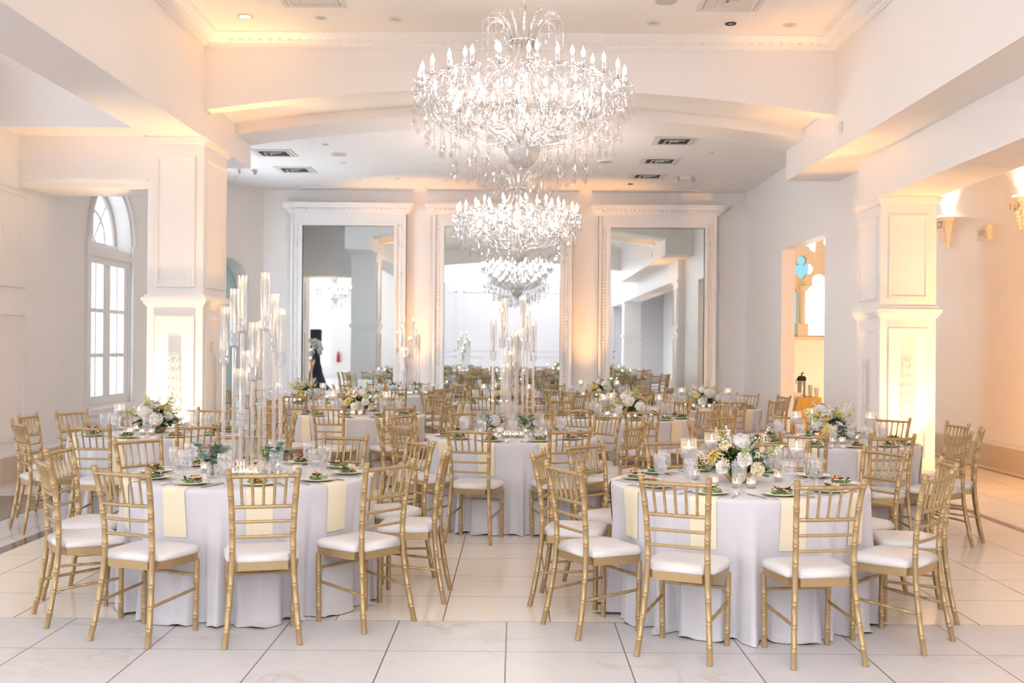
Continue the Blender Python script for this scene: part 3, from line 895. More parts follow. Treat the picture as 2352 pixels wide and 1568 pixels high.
uplight(-3.15, 12.9, -3.25, 13.0, 5.0, W * 1.9, 'uplight on floor at the inner side of the left pillar', 32)
uplight(4.50, 12.15, 4.5, 12.45, 3.2, W * 0.72, 'uplight on floor before the amber pillar', 75, 0.9, (1.0, 0.58, 0.25))
uplight(3.80, 13.2, 3.85, 13.3, 4.0, W * 1.5, 'uplight on floor at the inner side of the amber pillar', 32)
uplight(-3.30, 12.05, -3.35, 12.15, 5.0, W * 1.2, 'uplight on floor below the crown corner over the left pillar', 30)
uplight(3.35, 12.05, 3.42, 12.15, 5.0, W * 1.2, 'uplight on floor below the crown corner near amber pillar', 30)
uplight(5.9, 10.4, 6.5, 13.6, 1.7, W * 3.6, 'uplight on floor along the wall below the sconces', 110)
uplight(-4.9, 11.7, -4.9, 12.05, 4.2, W * 0.3, 'uplight on floor below the cross beam by the arched window', 36)
uplight(-1.88, 20.38, -1.88, 20.44, 4.4, W * 2.0, 'uplight on floor between the left and middle mirrors', 46)
uplight(1.33, 20.38, 1.33, 20.44, 4.4, W * 2.0, 'uplight on floor between the middle and right mirrors', 46)
uplight(6.0, 18.7, 5.6, 20.4, 2.0, W * 0.5, 'uplight on floor of the coffee alcove', 100, 0.9, SOFT_AMBER)
uplight(6.1, 6.0, 6.4, 5.0, 3.0, W * 0.9, 'uplight on floor of the right aisle near photographer', 100)

# ================================================================== CHAIR
def post_at(z, sg):
    zs = [0.0, 0.12, 0.25, 0.42, 0.57, 0.72, 0.85, 0.925]
    xs = [0.190, 0.179, 0.168, 0.156, 0.155, 0.161, 0.170, 0.178]
    ys = [-0.238, -0.212, -0.190, -0.170, -0.172, -0.188, -0.214, -0.234]
    for i in range(len(zs) - 1):
        if z <= zs[i + 1]:
            t = (z - zs[i]) / (zs[i + 1] - zs[i])
            return (sg * (xs[i] + (xs[i + 1] - xs[i]) * t), ys[i] + (ys[i + 1] - ys[i]) * t, z)
    return (sg * xs[-1], ys[-1], z)
def noded(fn, z0, z1, nodes, r, seg=8, bump=1.2):
    """a bamboo-like rod: fn(z) gives the axis, nodes are the heights of the turned rings"""
    zs = [(z0, r), (z1, r)]
    for k in range(1, 10):
        zs.append((z0 + (z1 - z0) * k / 10, r))
    for n_ in nodes:
        for d in (-0.009, 0.009):
            zs += [(n_ + d - 0.004, r), (n_ + d, r * bump), (n_ + d + 0.004, r)]
    zs = sorted(z for z in zs if z0 - 1e-6 <= z[0] <= z1 + 1e-6)
    return MB().tube([fn(z) for z, _ in zs], [q for _, q in zs], seg)
def rod(p, q, r, seg=7, nodes=(0.25, 0.5, 0.75), bump=1.25, sag=0.0):
    p, q = Vector(p), Vector(q)
    ts = [(0, 1), (1, 1)]
    L_ = (q - p).length
    for n_ in nodes:
        for d in (-0.008 / L_, 0.008 / L_):
            e = 0.004 / L_
            ts += [(n_ + d - e, 1), (n_ + d, bump), (n_ + d + e, 1)]
    ts.sort()
    return MB().tube([p.lerp(q, t) + Vector((0, -sag * 4 * t * (1 - t), 0)) for t, _ in ts], [r * b for _, b in ts], seg)
CH = Kind('chiavari_chair')
seatpoly = [(-0.132, -0.178), (0.132, -0.178), (0.136, -0.146), (0.150, -0.136), (0.182, -0.138), (0.193, -0.06), (0.200, 0.05), (0.200, 0.13), (0.188, 0.172), (0.155, 0.188), (-0.155, 0.188), (-0.188, 0.172), (-0.200, 0.13), (-0.200, 0.05), (-0.193, -0.06), (-0.182, -0.138), (-0.150, -0.136), (-0.136, -0.146)]
def cushion():
    mb = MB()
    rings = [(0.985, 0.428), (1.0, 0.436), (1.0, 0.448), (0.975, 0.460), (0.92, 0.469), (0.78, 0.475), (0.45, 0.478)]
    n = len(seatpoly)
    vs, fs = [], []
    for s, z in rings:
        vs += [(x * s, 0.005 + (y - 0.005) * s, z) for x, y in seatpoly]
    for i in range(len(rings) - 1):
        for k in range(n):
            k2 = (k + 1) % n
            fs.append((i * n + k, i * n + k2, (i + 1) * n + k2, (i + 1) * n + k))
    fs.append(tuple(range((len(rings) - 1) * n, len(rings) * n)))
    fs.append(tuple(reversed(range(n))))
    return mb.add(vs, fs, True)
CH.part('seat_cushion', cushion().mesh('seat_cushion', 'cushion'))
mb = MB().prism([(x * 0.975, 0.005 + (y - 0.005) * 0.975) for x, y in seatpoly], 0.386, 0.428)
CH.part('seat_frame', mb.mesh('seat_frame', 'gold'))
for sg in (-1, 1):
    me = noded(lambda z, s=sg: post_at(z, s), 0.0, 0.925, (0.09, 0.20, 0.31, 0.50, 0.60, 0.68, 0.78, 0.895), 0.0155).mesh('back_post', 'gold')
    CH.part('back_leg', me)
for sg in (-1, 1):
    me = noded(lambda z, s=sg: (s * (0.176 + 0.006 * z / 0.4), 0.160 + 0.004 * z, z), 0.0, 0.39, (0.08, 0.18, 0.28), 0.0150).mesh('front_leg', 'gold')
    CH.part('front_leg', me)
for z, r, sag in ((0.885, 0.0115, 0.012), (0.722, 0.0105, 0.008), (0.643, 0.0085, 0.005), (0.563, 0.0085, 0.004)):
    CH.part('back_rail', rod(post_at(z, -1), post_at(z, 1), r, nodes=(0.17, 0.33, 0.5, 0.67, 0.83), bump=1.15, sag=sag).mesh('back_rail', 'gold'))
for k in range(5):
    t = (k + 1) / 6
    def PP(z, sag):
        a, b = Vector(post_at(z, -1)), Vector(post_at(z, 1))
        return a.lerp(b, t) + Vector((0, -sag * 4 * t * (1 - t), 0))
    p, q = PP(0.722, 0.008), PP(0.885, 0.012)
    pts = [(0, .0068), (0.1, .0068), (0.13, .0095), (0.17, .0068), (0.5, .0078), (0.83, .0068), (0.87, .0095), (0.9, .0065), (1, .0065)]
    CH.part('spindle', MB().tube([p.lerp(q, a) for a, _ in pts], [b for _, b in pts], 6).mesh('spindle', 'gold'))
CH.part('stretcher', rod((-0.178, 0.160, 0.305), (0.178, 0.160, 0.305), 0.0085).mesh('stretcher', 'gold'))
for sg in (-1, 1):
    CH.part('stretcher', rod((sg * 0.178, 0.160, 0.232), post_at(0.200, sg), 0.0085).mesh('stretcher', 'gold'))

# ================================================================== TABLE SETTING KINDS
TZ = 0.760       # cloth top
RT = 0.765       # table radius
def goblet():
    k = Kind('goblet')
    prof = [(0.036, 0.0), (0.036, 0.004), (0.014, 0.012), (0.008, 0.022), (0.010, 0.034), (0.0075, 0.042), (0.013, 0.052), (0.028, 0.066), (0.037, 0.088), (0.041, 0.115), (0.042, 0.150), (0.043, 0.158), (0.0405, 0.161), (0.0425, 0.168), (0.042, 0.176), (0.0395, 0.176)]
    k.part('glass_bowl', MB().lathe(prof, 40, rib=0.022, ribrange=(7, 11)).mesh('goblet_glass', 'glass'))
    k.part('water', MB().lathe([(0.001, 0.056), (0.026, 0.067), (0.0345, 0.088), (0.0385, 0.115), (0.0392, 0.135), (0.001, 0.136)], 20).mesh('water', 'water'))
    return k
GOB = goblet()
def plate_mesh():
    return MB().lathe([(0.001, 0.004), (0.066, 0.004), (0.074, 0.007), (0.103, 0.014), (0.105, 0.0155), (0.103, 0.017), (0.076, 0.010), (0.066, 0.007), (0.001, 0.007)], 36).mesh('salad_plate', 'china')
PLATE = plate_mesh()
def salad(seed):
    rnd = random.Random(seed)
    k = Kind('salad')
    mb = MB()
    def blade(mb, c, a, tilt, l, w, curl=0.3):
        d = Vector((cos(a), sin(a), 0)); n_ = Vector((-sin(a), cos(a), 0)); u = Vector((0, 0, 1))
        def fn(s, t):
            x = (s - 0.5) * w * (1 - (2 * t - 1) ** 2 * 0.75) ; z = abs(s - 0.5) * w * curl + 0.004 * sin(t * 9 + s * 7)
            q = Vector(c) + d * l * (t - 0.5) * cos(tilt) + n_ * x + u * (z + l * (t - 0.5) * sin(tilt))
            q.z = max(q.z, 0.0008 + max(0.0, sqrt(q.x * q.x + q.y * q.y) - 0.060) * 0.3)
            return q
        mb.grid(fn, 3, 5)
    for i in range(26):
        r = 0.052 * sqrt(rnd.random()); a = rnd.random() * 6.28
        blade(mb, (r * cos(a), r * sin(a), 0.003 + rnd.random() * 0.03 * (1 - r / 0.08)), rnd.random() * 6.28, rnd.uniform(-0.5, 0.5), rnd.uniform(0.025, 0.05), rnd.uniform(0.015, 0.03))
    k.part('greens', mb.mesh('greens', 'lettuce'))
    mb = MB()
    for i in range(rnd.randint(2, 3)):
        r = 0.045 * sqrt(rnd.random()); a = rnd.random() * 6.28
        mb.ball((r * cos(a), r * sin(a), 0.022 + rnd.random() * 0.016), 0.014, 8, 5, sx=1.3, sy=0.9, sz=0.5)
    k.part('tomato_pieces', mb.mesh('tomato_pieces', 'tomato'))
    mb = MB()
    for i in range(rnd.randint(4, 6)):
        r = 0.05 * sqrt(rnd.random()); a = rnd.random() * 6.28
        mb.ball((r * cos(a), r * sin(a), 0.022 + rnd.random() * 0.016), 0.011, 6, 4, sx=rnd.uniform(.8, 1.9), sy=rnd.uniform(.5, 1.1), sz=0.35)
    k.part('cheese_crumbs', mb.mesh('cheese_crumbs', 'cheese'))
    mb = MB()
    for i in range(rnd.randint(4, 7)):
        r = 0.05 * sqrt(rnd.random()); a = rnd.random() * 6.28
        blade(mb, (r * cos(a), r * sin(a), 0.022 + rnd.random() * 0.012), rnd.random() * 6.28, rnd.uniform(-0.6, 0.6), 0.03, 0.016)
    k.part('radicchio_leaves', mb.mesh('radicchio_leaves', 'beet'))
    return k
SALADS = [salad(s) for s in (3, 8, 21, 34)]
def fork_mesh():
    mb = MB()
    mb.add([(-0.005, -0.09, 0.0), (0.005, -0.09, 0.0), (0.003, 0.02, 0.004), (-0.003, 0.02, 0.004), (-0.005, -0.09, 0.003), (0.005, -0.09, 0.003), (0.003, 0.02, 0.006), (-0.003, 0.02, 0.006)],
           [(0, 3, 2, 1), (4, 5, 6, 7), (0, 1, 5, 4), (1, 2, 6, 5), (2, 3, 7, 6), (3, 0, 4, 7)])
    mb.add([(-0.003, 0.02, 0.004), (0.003, 0.02, 0.004), (0.012, 0.045, 0.002), (-0.012, 0.045, 0.002), (-0.003, 0.02, 0.006), (0.003, 0.02, 0.006), (0.012, 0.045, 0.004), (-0.012, 0.045, 0.004)],
           [(0, 3, 2, 1), (4, 5, 6, 7), (0, 1, 5, 4), (1, 2, 6, 5), (2, 3, 7, 6), (3, 0, 4, 7)])
    for k in range(4):
        x = -0.0105 + 0.007 * k
        mb.tube([(x, 0.044, 0.003), (x, 0.07, 0.002), (x, 0.092, 0.006)], [0.002, 0.0018, 0.001], 5)
    return mb.mesh('fork', 'steel')
FORK = fork_mesh()
def knife_mesh():
    mb = MB()
    mb.tube([(0, -0.10, 0.004), (0, -0.05, 0.004), (0, 0.0, 0.004)], [0.006, 0.0065, 0.004], 8, flat=0.6)
    mb.box(-0.0075, 0.0075, 0.0, 0.10, 0.003, 0.005)
    mb.add([(-0.0075, 0.10, 0.003), (0.0075, 0.10, 0.003), (0.004, 0.118, 0.003), (-0.0075, 0.10, 0.005), (0.0075, 0.10, 0.005), (0.004, 0.118, 0.005)], [(0, 2, 1), (3, 4, 5), (0, 1, 4, 3), (1, 2, 5, 4), (2, 0, 3, 5)])
    return mb.mesh('knife', 'steel')
KNIFE = knife_mesh()
FLAME = MB().lathe([(0.001, 0.0), (0.0045, 0.006), (0.005, 0.012), (0.003, 0.024), (0.0008, 0.036)], 10).mesh('flame', 'flame')
def votive():
    k = Kind('votive_candle')
    k.part('glass_cup', MB().lathe([(0.001, 0.002), (0.024, 0.0), (0.027, 0.004), (0.029, 0.064), (0.0275, 0.064), (0.0255, 0.01), (0.001, 0.009)], 20, rib=0.02, ribrange=(2, 3)).mesh('votive_glass', 'glass'))
    w = k.part('candle', MB().lathe([(0.001, 0.010), (0.0235, 0.010), (0.0235, 0.028), (0.001, 0.029)], 16).mesh('votive_wax', 'wax'))
    k.part('flame', FLAME, w, (0, 0, 0.029), scale=0.65)
    return k
VOT = votive()
def hurricane():
    k = Kind('floating_candle_vase')
    k.part('glass_vase', MB().lathe([(0.001, 0.003), (0.045, 0.0), (0.045, 0.004), (0.010, 0.012), (0.007, 0.03), (0.0065, 0.13), (0.010, 0.148), (0.044, 0.158), (0.047, 0.165), (0.047, 0.275), (0.0455, 0.275), (0.0455, 0.166), (0.001, 0.162)], 28).mesh('vase_glass', 'clear'))
    k.part('water', MB().lathe([(0.001, 0.168), (0.0445, 0.168), (0.0445, 0.203), (0.001, 0.203)], 20).mesh('vase_water', 'water'))
    c = k.part('floating_candle', MB().lathe([(0.001, 0.198), (0.032, 0.200), (0.040, 0.214), (0.038, 0.222), (0.001, 0.220)], 20).mesh('floating_wax', 'wax'))
    k.part('flame', FLAME, c, (0, 0, 0.22), scale=1.2)
    return k
HUR = hurricane()

# ------------------------------------------------------------------ flowers
def petal(mb, base, az, tilt, l, w, cup=0.35, nu=3, nv=4, blunt=False):
    d = Vector((cos(az), sin(az), 0)); n_ = Vector((-sin(az), cos(az), 0)); u = Vector((0, 0, 1))
    def fn(s, t):
        th = tilt + cup * (0.5 - t) * 1.6
        if blunt:
            x = (s - 0.5) * w * (0.4 + 0.75 * sin(pi * 0.6 * t)) * (sqrt(max(0.06, 1 - ((t - 0.6) / 0.4) ** 2)) if t > 0.6 else 1)
        else:
            x = (s - 0.5) * w * (sin(pi * min(1, 0.12 + t * 0.86)) ** 0.6)
        r = l * t
        c = -abs(s - 0.5) ** 2 * w * 0.8
        return Vector(base) + d * (r * cos(th) + c * 0) + u * (r * sin(th) - c * 0.6) + n_ * x
    mb.grid(fn, nu, nv)
def rose(seed=0, col='white_petal', name='rose'):
    rnd = random.Random(seed); mb = MB()
    for (n, tilt, l, w) in ((8, 0.05, 0.037, 0.030), (8, 0.40, 0.036, 0.029), (7, 0.72, 0.033, 0.026), (6, 1.0, 0.030, 0.022), (5, 1.25, 0.027, 0.018)):
        for i in range(n):
            petal(mb, (0, 0, 0), 2 * pi * i / n + rnd.random() * 0.4 + tilt * 2, tilt + rnd.uniform(-.1, .1), l * rnd.uniform(.9, 1.08), w * 1.1, 0.8, 4, 6, True)
    mb.ball((0, 0, 0.014), 0.010, 8, 5)
    return mb.mesh(name, col)
def mum(seed, col, name='chrysanthemum', n=26, L=0.052):
    rnd = random.Random(seed); mb = MB()
    for (q, tilt, l) in ((n, 0.05, L), (n, 0.42, L * 0.92), (int(n * .7), 0.85, L * 0.75), (int(n * .4), 1.25, L * 0.55)):
        for i in range(q):
            petal(mb, (0, 0, 0), 2 * pi * i / q + rnd.random() * 0.2, tilt + rnd.uniform(-.12, .12), l * rnd.uniform(.88, 1.05), 0.0085, 0.5, 1, 4)
    mb.ball((0, 0, 0.008), 0.010, 8, 5, sz=0.7)
    return mb.mesh(name, col)
def hydrangea(seed, col='white_petal'):
    rnd = random.Random(seed); mb = MB()
    mb.ball((0, 0, 0.008), 0.041, 14, 9)
    for i in range(130):
        z = rnd.uniform(-0.35, 1); a = rnd.random() * 6.28
        s = sqrt(max(0, 1 - z * z))
        d = Vector((s * cos(a), s * sin(a), z))
        p = d * rnd.uniform(0.047, 0.055) + Vector((0, 0, 0.01))
        q = d.to_track_quat('Z', 'Y')
        a0 = rnd.random()
        for k in range(4):
            az = a0 + k * pi / 2
            pts = [Vector((0, 0, 0)), Vector((0.014 * cos(az - .6), 0.014 * sin(az - .6), 0.002)), Vector((0.019 * cos(az), 0.019 * sin(az), 0.001)), Vector((0.014 * cos(az + .6), 0.014 * sin(az + .6), 0.002))]
            mb.add([p + q @ v for v in pts], [(0, 1, 2, 3)], True)
    return mb.mesh('hydrangea', col)
def spray(seed, col, name='filler_spray'):
    rnd = random.Random(seed); mb = MB()
    for i in range(30):
        a = rnd.random() * 6.28; z = rnd.uniform(-0.02, 0.07); r = rnd.uniform(0.0, 0.034) * (1 - max(0, z) * 8)
        mb.ball((r * cos(a), r * sin(a), z), rnd.uniform(0.003, 0.0065), 6, 4)
    return mb.mesh(name, col)
def leaf_round(mb, p, d, up, r):
    p, d = Vector(p), Vector(d).normalized()
    n_ = d.cross(Vector(up)).normalized(); u = n_.cross(d)
    vs = []
    for k in range(9):
        t = 2 * pi * k / 9
        vs.append(p + d * r * (1 - cos(t)) + n_ * r * 0.9 * sin(t) + u * 0.15 * r * abs(sin(t)))
    vs.append(p + d * r)
    mb.add(vs, [(k, (k + 1) % 9, 9) for k in range(9)], True)
def leaf_long(mb, p, d, l, w):
    d = Vector(d).normalized(); n_ = d.cross(Vector((0, 0, 1)))
    n_ = n_.normalized() if n_.length > 1e-3 else Vector((1, 0, 0))
    u = n_.cross(d)
    def fn(s, t):
        return Vector(p) + d * l * t + n_ * (s - 0.5) * w * sin(pi * (0.05 + 0.93 * t)) - Vector((0, 0, 1)) * l * 0.35 * t * t + u * abs(s - 0.5) * w * 0.5
    mb.grid(fn, 2, 5)
ROSE_W = rose(1, 'white_petal'); ROSE_Y = rose(2, 'cream_petal'); ROSE_B = rose(3, 'blush_petal')
MUM_Y = mum(4, 'yellow_petal'); MUM_SP = mum(5, 'yellow_petal', n=20, L=0.068); MUM_W = mum(6, 'white_petal', n=30, L=0.050)
HYD = hydrangea(7); SPR_W = spray(8, 'white_petal'); SPR_C = spray(9, 'cream_petal'); SPR_L = spray(10, 'lime', 'green_bud_spray')

def arrangement(seed):
    rnd = random.Random(seed)
    k = Kind('flower_centerpiece')
    k.part('gold_bowl', MB().lathe([(0.001, 0.0), (0.040, 0.0), (0.044, 0.006), (0.064, 0.026), (0.076, 0.048), (0.075, 0.062), (0.070, 0.062), (0.069, 0.05), (0.001, 0.03)], 28).mesh('gold_bowl', 'brass'))
    st = MB()
    # dark leaves and eucalyptus
    lf, eu = MB(), MB()
    for i in range(34):
        a = rnd.random() * 6.28; el = rnd.uniform(-0.1, 1.1)
        d = Vector((cos(a) * cos(el), sin(a) * cos(el), sin(el)))
        leaf_long(lf, Vector((0, 0, 0.08)) + d * rnd.uniform(0.05, 0.12), d + Vector((0, 0, .1)), rnd.uniform(0.06, 0.10), rnd.uniform(0.03, 0.045))
    for i in range(11):
        a = rnd.random() * 6.28; el = rnd.uniform(-0.12, 0.75)
        d = Vector((cos(a) * cos(el), sin(a) * cos(el), sin(el)))
        L_ = rnd.uniform(0.13, 0.20)
        p0 = Vector((0, 0, 0.08))
        pts = [p0 + d * L_ * t + Vector((0, 0, -0.05 * t * t)) for t in (0, .25, .5, .75, 1)]
        st.tube(pts, 0.0018, 5)
        for j in range(7):
            t = 0.4 + 0.6 * j / 6
            p = p0 + d * L_ * t + Vector((0, 0, -0.05 * t * t))
            sd = d.cross(Vector((0, 0, 1))).normalized() * (1 if j % 2 else -1)
            leaf_round(eu, p, sd + d * 0.5 + Vector((0, 0, rnd.uniform(-.6, .6))), (0, 0, 1), rnd.uniform(0.018, 0.027))
    blooms = []
    def bloom(name, me, a, el, dist, sc, tiltmix=0.75):
        d = Vector((cos(a) * cos(el), sin(a) * cos(el), sin(el)))
        p = Vector((0, 0, 0.075)) + d * dist
        st.tube([(d.x * 0.03, d.y * 0.03, 0.06), p * 0.5 + Vector((0, 0, 0.05)), p], 0.002, 5)
        q = (d * tiltmix + Vector((0, 0, 1 - tiltmix))).normalized().to_track_quat('Z', 'Y').to_euler()
        blooms.append((name, me, p, q, sc))
    a0 = rnd.random() * 6.28
    big = [('hydrangea', HYD, 1.15), ('rose', ROSE_W, 1.25), ('chrysanthemum', MUM_W, 1.0), ('hydrangea', HYD, 1.0), ('chrysanthemum', MUM_SP, 1.0), ('rose', ROSE_W, 1.15), ('rose', ROSE_Y, 1.2), ('chrysanthemum', MUM_Y, 0.9)]
    rnd.shuffle(big)
    for i, (n_, me, sc) in enumerate(big):
        bloom(n_, me, a0 + 2 * pi * i / len(big) + rnd.uniform(-.15, .15), rnd.uniform(-0.02, 0.28) if i % 2 else rnd.uniform(0.42, 0.8), rnd.uniform(0.115, 0.15), sc)
    for i, (n_, me, sc) in enumerate((('rose', ROSE_W, 1.2), ('chrysanthemum', MUM_Y, 0.8), ('rose', ROSE_Y, 1.1), ('hydrangea', HYD, 0.85), ('chrysanthemum', MUM_SP, 0.8), ('rose', ROSE_W, 1.0))):
        bloom(n_, me, a0 + i * 1.6 + .4, rnd.uniform(0.95, 1.4), rnd.uniform(0.13, 0.18), sc)
    for i in range(16):
        me, n_ = ((SPR_W, 'filler_spray'), (SPR_C, 'filler_spray'), (SPR_L, 'green_bud_spray'))[i % 3]
        bloom(n_, me, a0 + i * 2.4, rnd.uniform(0.2, 1.2), rnd.uniform(0.17, 0.225), rnd.uniform(0.8, 1.2))
    k.part('stems', st.mesh('stems', 'stem'), kind=None)
    k.part('foliage', lf.mesh('foliage', 'leaf'))
    k.part('eucalyptus', eu.mesh('eucalyptus', 'euca'))
    for n_, me, p, q, sc in blooms:
        k.part(n_, me, -1, p, q, sc)
    return k
ARR = [arrangement(s) for s in (11, 23, 37, 52)]
def bud_vase(seed, main):
    """low glass of flowers and eucalyptus at the foot of a candelabra"""
    rnd = random.Random(seed)
    k = Kind('bud_vase')
    k.part('glass_vase', MB().lathe([(0.001, 0.003), (0.030, 0.0), (0.034, 0.01), (0.030, 0.085), (0.0285, 0.085), (0.031, 0.012), (0.001, 0.008)], 20).mesh('bud_vase_glass', 'clear'))
    st, eu, bl = MB(), MB(), []
    for i in range(8):
        a = rnd.random() * 6.28; el = rnd.uniform(0.5, 1.35)
        d = Vector((cos(a) * cos(el), sin(a) * cos(el), sin(el)))
        L_ = rnd.uniform(0.10, 0.17)
        p0 = Vector((0, 0, 0.07))
        st.tube([(0.01 * cos(a + 3), 0.01 * sin(a + 3), 0.012), p0, p0 + d * L_], 0.002, 5)
        for j in range(6):
            t = 0.3 + 0.7 * j / 5
            sd = d.cross(Vector((0, 0, 1))).normalized() * (1 if j % 2 else -1)
            leaf_round(eu, p0 + d * L_ * t, sd + d * 0.4 + Vector((0, 0, rnd.uniform(-.7, .7))), (0, 0, 1), rnd.uniform(0.018, 0.029))
    k.part('stems', st.mesh('stems', 'stem'))
    k.part('eucalyptus', eu.mesh('eucalyptus', 'euca'))
    for i, (n_, me, sc) in enumerate(main):
        a = i * 2.1 + 0.4; el = 1.2 - 0.25 * i
        d = Vector((cos(a) * cos(el), sin(a) * cos(el), sin(el)))
        k.part(n_, me, -1, Vector((0, 0, 0.08)) + d * 0.06, d.to_track_quat('Z', 'Y').to_euler(), sc)
    return k
BUD1 = bud_vase(5, [('rose', ROSE_Y, 1.15), ('rose', ROSE_W, 0.8)])
BUD2 = bud_vase(6, [('rose', ROSE_W, 0.9), ('green_bud_spray', SPR_L, 1.2), ('rose', ROSE_Y, 0.8)])
BUD3 = bud_vase(7, [('hydrangea', HYD, 0.95), ('rose', ROSE_W, 0.8)])

# ------------------------------------------------------------------ acrylic candelabra
def candelabra():
    k = Kind('acrylic_candelabra')
    k.part('mirror_base', MB().box(-0.21, 0.21, -0.10, 0.10, 0.0, 0.012).mesh('mirror_base', 'mirror'))
    CHL = 0.355
    chim = MB().lathe([(0.0285, 0.0), (0.030, 0.002), (0.030, CHL), (0.0285, CHL), (0.0285, 0.0)], 20).mesh('glass_chimney', 'clear')
    cup = MB().lathe([(0.001, -0.015), (0.010, -0.012), (0.027, 0.0), (0.0275, 0.02), (0.025, 0.035), (0.0275, 0.05), (0.027, 0.075), (0.013, 0.08), (0.001, 0.08)], 14, smooth=False).mesh('crystal_cup', 'crystal')
    tap = MB().lathe([(0.011, 0.078), (0.0105, 0.18), (0.0085, 0.318), (0.001, 0.322)], 12).mesh('taper_candle', 'wax')
    tops = [(-0.183, 0.02, 1.045), (-0.105, -0.04, 1.155), (-0.080, 0.055, 1.245), (-0.03, 0.0, 0.77), (0.015, -0.055, 0.945), (0.035, 0.05, 0.955), (0.083, -0.03, 1.260), (0.125, 0.05, 1.13), (0.178, 0.0, 1.035), (-0.055, -0.07, 0.66)]
    for (x, y, top) in tops:
        h = top - CHL
        st = k.part('acrylic_stem', MB().tube([(0, 0, 0.012), (0, 0, h - 0.012)], 0.0125, 12).mesh('acrylic_stem', 'acrylic'), -1, (x, y, 0))
        k.part('crystal_cup', cup, st, (0, 0, h))
        k.part('glass_chimney', chim, st, (0, 0, h))
        k.part('taper_candle', tap, st, (0, 0, h))
        k.part('flame', FLAME, st, (0, 0, h + 0.322), scale=0.9)
    return k
CANDEL = candelabra()

# ================================================================== TABLES
def tname(kind, desc):
    return desc
def sstep(a, b, x):
    t = max(0, min(1, (x - a) / (b - a)))
    return t * t * (3 - 2 * t)
class Skirt:
    """the hanging part of a round tablecloth"""
    def __init__(s, seed, angs):
        rnd = random.Random(seed)
        s.ph = [(n, rnd.random() * 6.28, w) for n, w in ((9, .35), (14, .35), (19, .3), (26, .16), (33, .1))]
        s.angs = angs
        s.pud = [(n, rnd.random() * 6.28) for n in (7, 12, 17)]
    def R(s, th, z):
        t = max(0, min(1, (TZ - 0.03 - z) / (TZ - 0.03)))
        f = sum(w * sin(n * th + p) for n, p, w in s.ph)
        f = f + 0.35 * abs(f) ** 0.5 * (1 if f > 0 else -1)   # crisper folds
        d = min((abs((th - a + pi) % (2 * pi) - pi) for a in s.angs), default=9)
        leg = sstep(0.145, 0.185, d) * (1 - sstep(0.235, 0.28, d))   # the chair's front legs
        seat = (1 - sstep(0.22, 0.27, d)) * sstep(0.34, 0.40, z)     # and the front of its seat
        hold = max(leg, seat)
        amp = 0.062 * t ** 1.05
        held = -0.022 * t - amp * (0.9 - f) * 0.6
        swing = 0.050 * t ** 1.3 + amp * f
        r = RT + held * hold + swing * (1 - hold)
        if d < 0.16: r = min(r, RT + 0.035)
        return r
    def mesh(s):
        NA = 300
        zs = [TZ, TZ, TZ, TZ - 0.004, TZ - 0.014, TZ - 0.03]
        rs = [0.30, 0.70, RT - 0.022, RT - 0.006, RT - 0.001, None]
        zz = [TZ - 0.03 - (TZ - 0.045) * (k / 17) for k in range(1, 18)]
        vs = [(0, 0, TZ)]
        for r, z in zip(rs, zs):
            for k in range(NA):
                th = 2 * pi * k / NA
                rr = r if r is not None else s.R(th, z)
                vs.append((rr * cos(th), rr * sin(th), z))
        for z in zz:
            for k in range(NA):
                th = 2 * pi * k / NA
                rr = s.R(th, z)
                vs.append((rr * cos(th), rr * sin(th), z))
        for k in range(NA):                                # the hem pools on the floor
            th = 2 * pi * k / NA
            d = min((abs((th - a + pi) % (2 * pi) - pi) for a in s.angs), default=9)
            free = max(sstep(0.25, 0.31, d), 0.6 * (1 - sstep(0.10, 0.15, d)))
            rr = s.R(th, 0.015) + 0.008 + free * 0.10 * max(0, sum(sin(n * th + p) for n, p in s.pud) / 2.0)
            vs.append((rr * cos(th), rr * sin(th), 0.004 + 0.010 * max(0, sin(23 * th))))
        fs = [(0, 1 + k, 1 + (k + 1) % NA) for k in range(NA)]
        nr = (len(vs) - 1) // NA
        for i in range(nr - 1):
            for k in range(NA):
                k2 = (k + 1) % NA
                a = 1 + i * NA
                fs.append((a + k, a + NA + k, a + NA + k2, a + k2))
        mb = MB(); mb.add(vs, fs, True)
        return mb.mesh('tablecloth', 'cloth')
    def napkin(s, th):
        """linen strip: lies under the plate, folds over the edge and hangs"""
        hw = 0.073
        prof = [(0.49, TZ + 0.003), (0.62, TZ + 0.003), (0.735, TZ + 0.003)]
        hang = [0.004, 0.02, 0.05, 0.10, 0.16, 0.22, 0.275]
        mb = MB()
        cols = 7
        vs = []
        def pos(u, r, z):
            return (r * cos(th) - u * sin(th), r * sin(th) + u * cos(th), z)
        for r, z in prof:
            for c in range(cols):
                u = -hw + 2 * hw * c / (cols - 1)
                vs.append(pos(u, min(r, sqrt(max(0.01, 0.757 ** 2 - u * u))), z))
        for hgt in hang:
            z = TZ - hgt
            for c in range(cols):
                u = -hw + 2 * hw * c / (cols - 1)
                t2 = th + atan2(u, RT)
                rr = max(s.R(t2, min(z, TZ - 0.03)), s.R(th, min(z, TZ - 0.03)) * 0.99) + 0.006 - (0.006 if hgt < 0.01 else 0)
                vs.append(pos(u, sqrt(max(0.01, rr * rr - u * u)), z))
        nrow = len(prof) + len(hang)
        fs = []
        for i in range(nrow - 1):
            for c in range(cols - 1):
                a = i * cols + c
                fs.append((a, a + cols, a + cols + 1, a + 1))
        mb.add(vs, fs, True)
        me = mb.mesh('napkin', 'napkin')
        return me

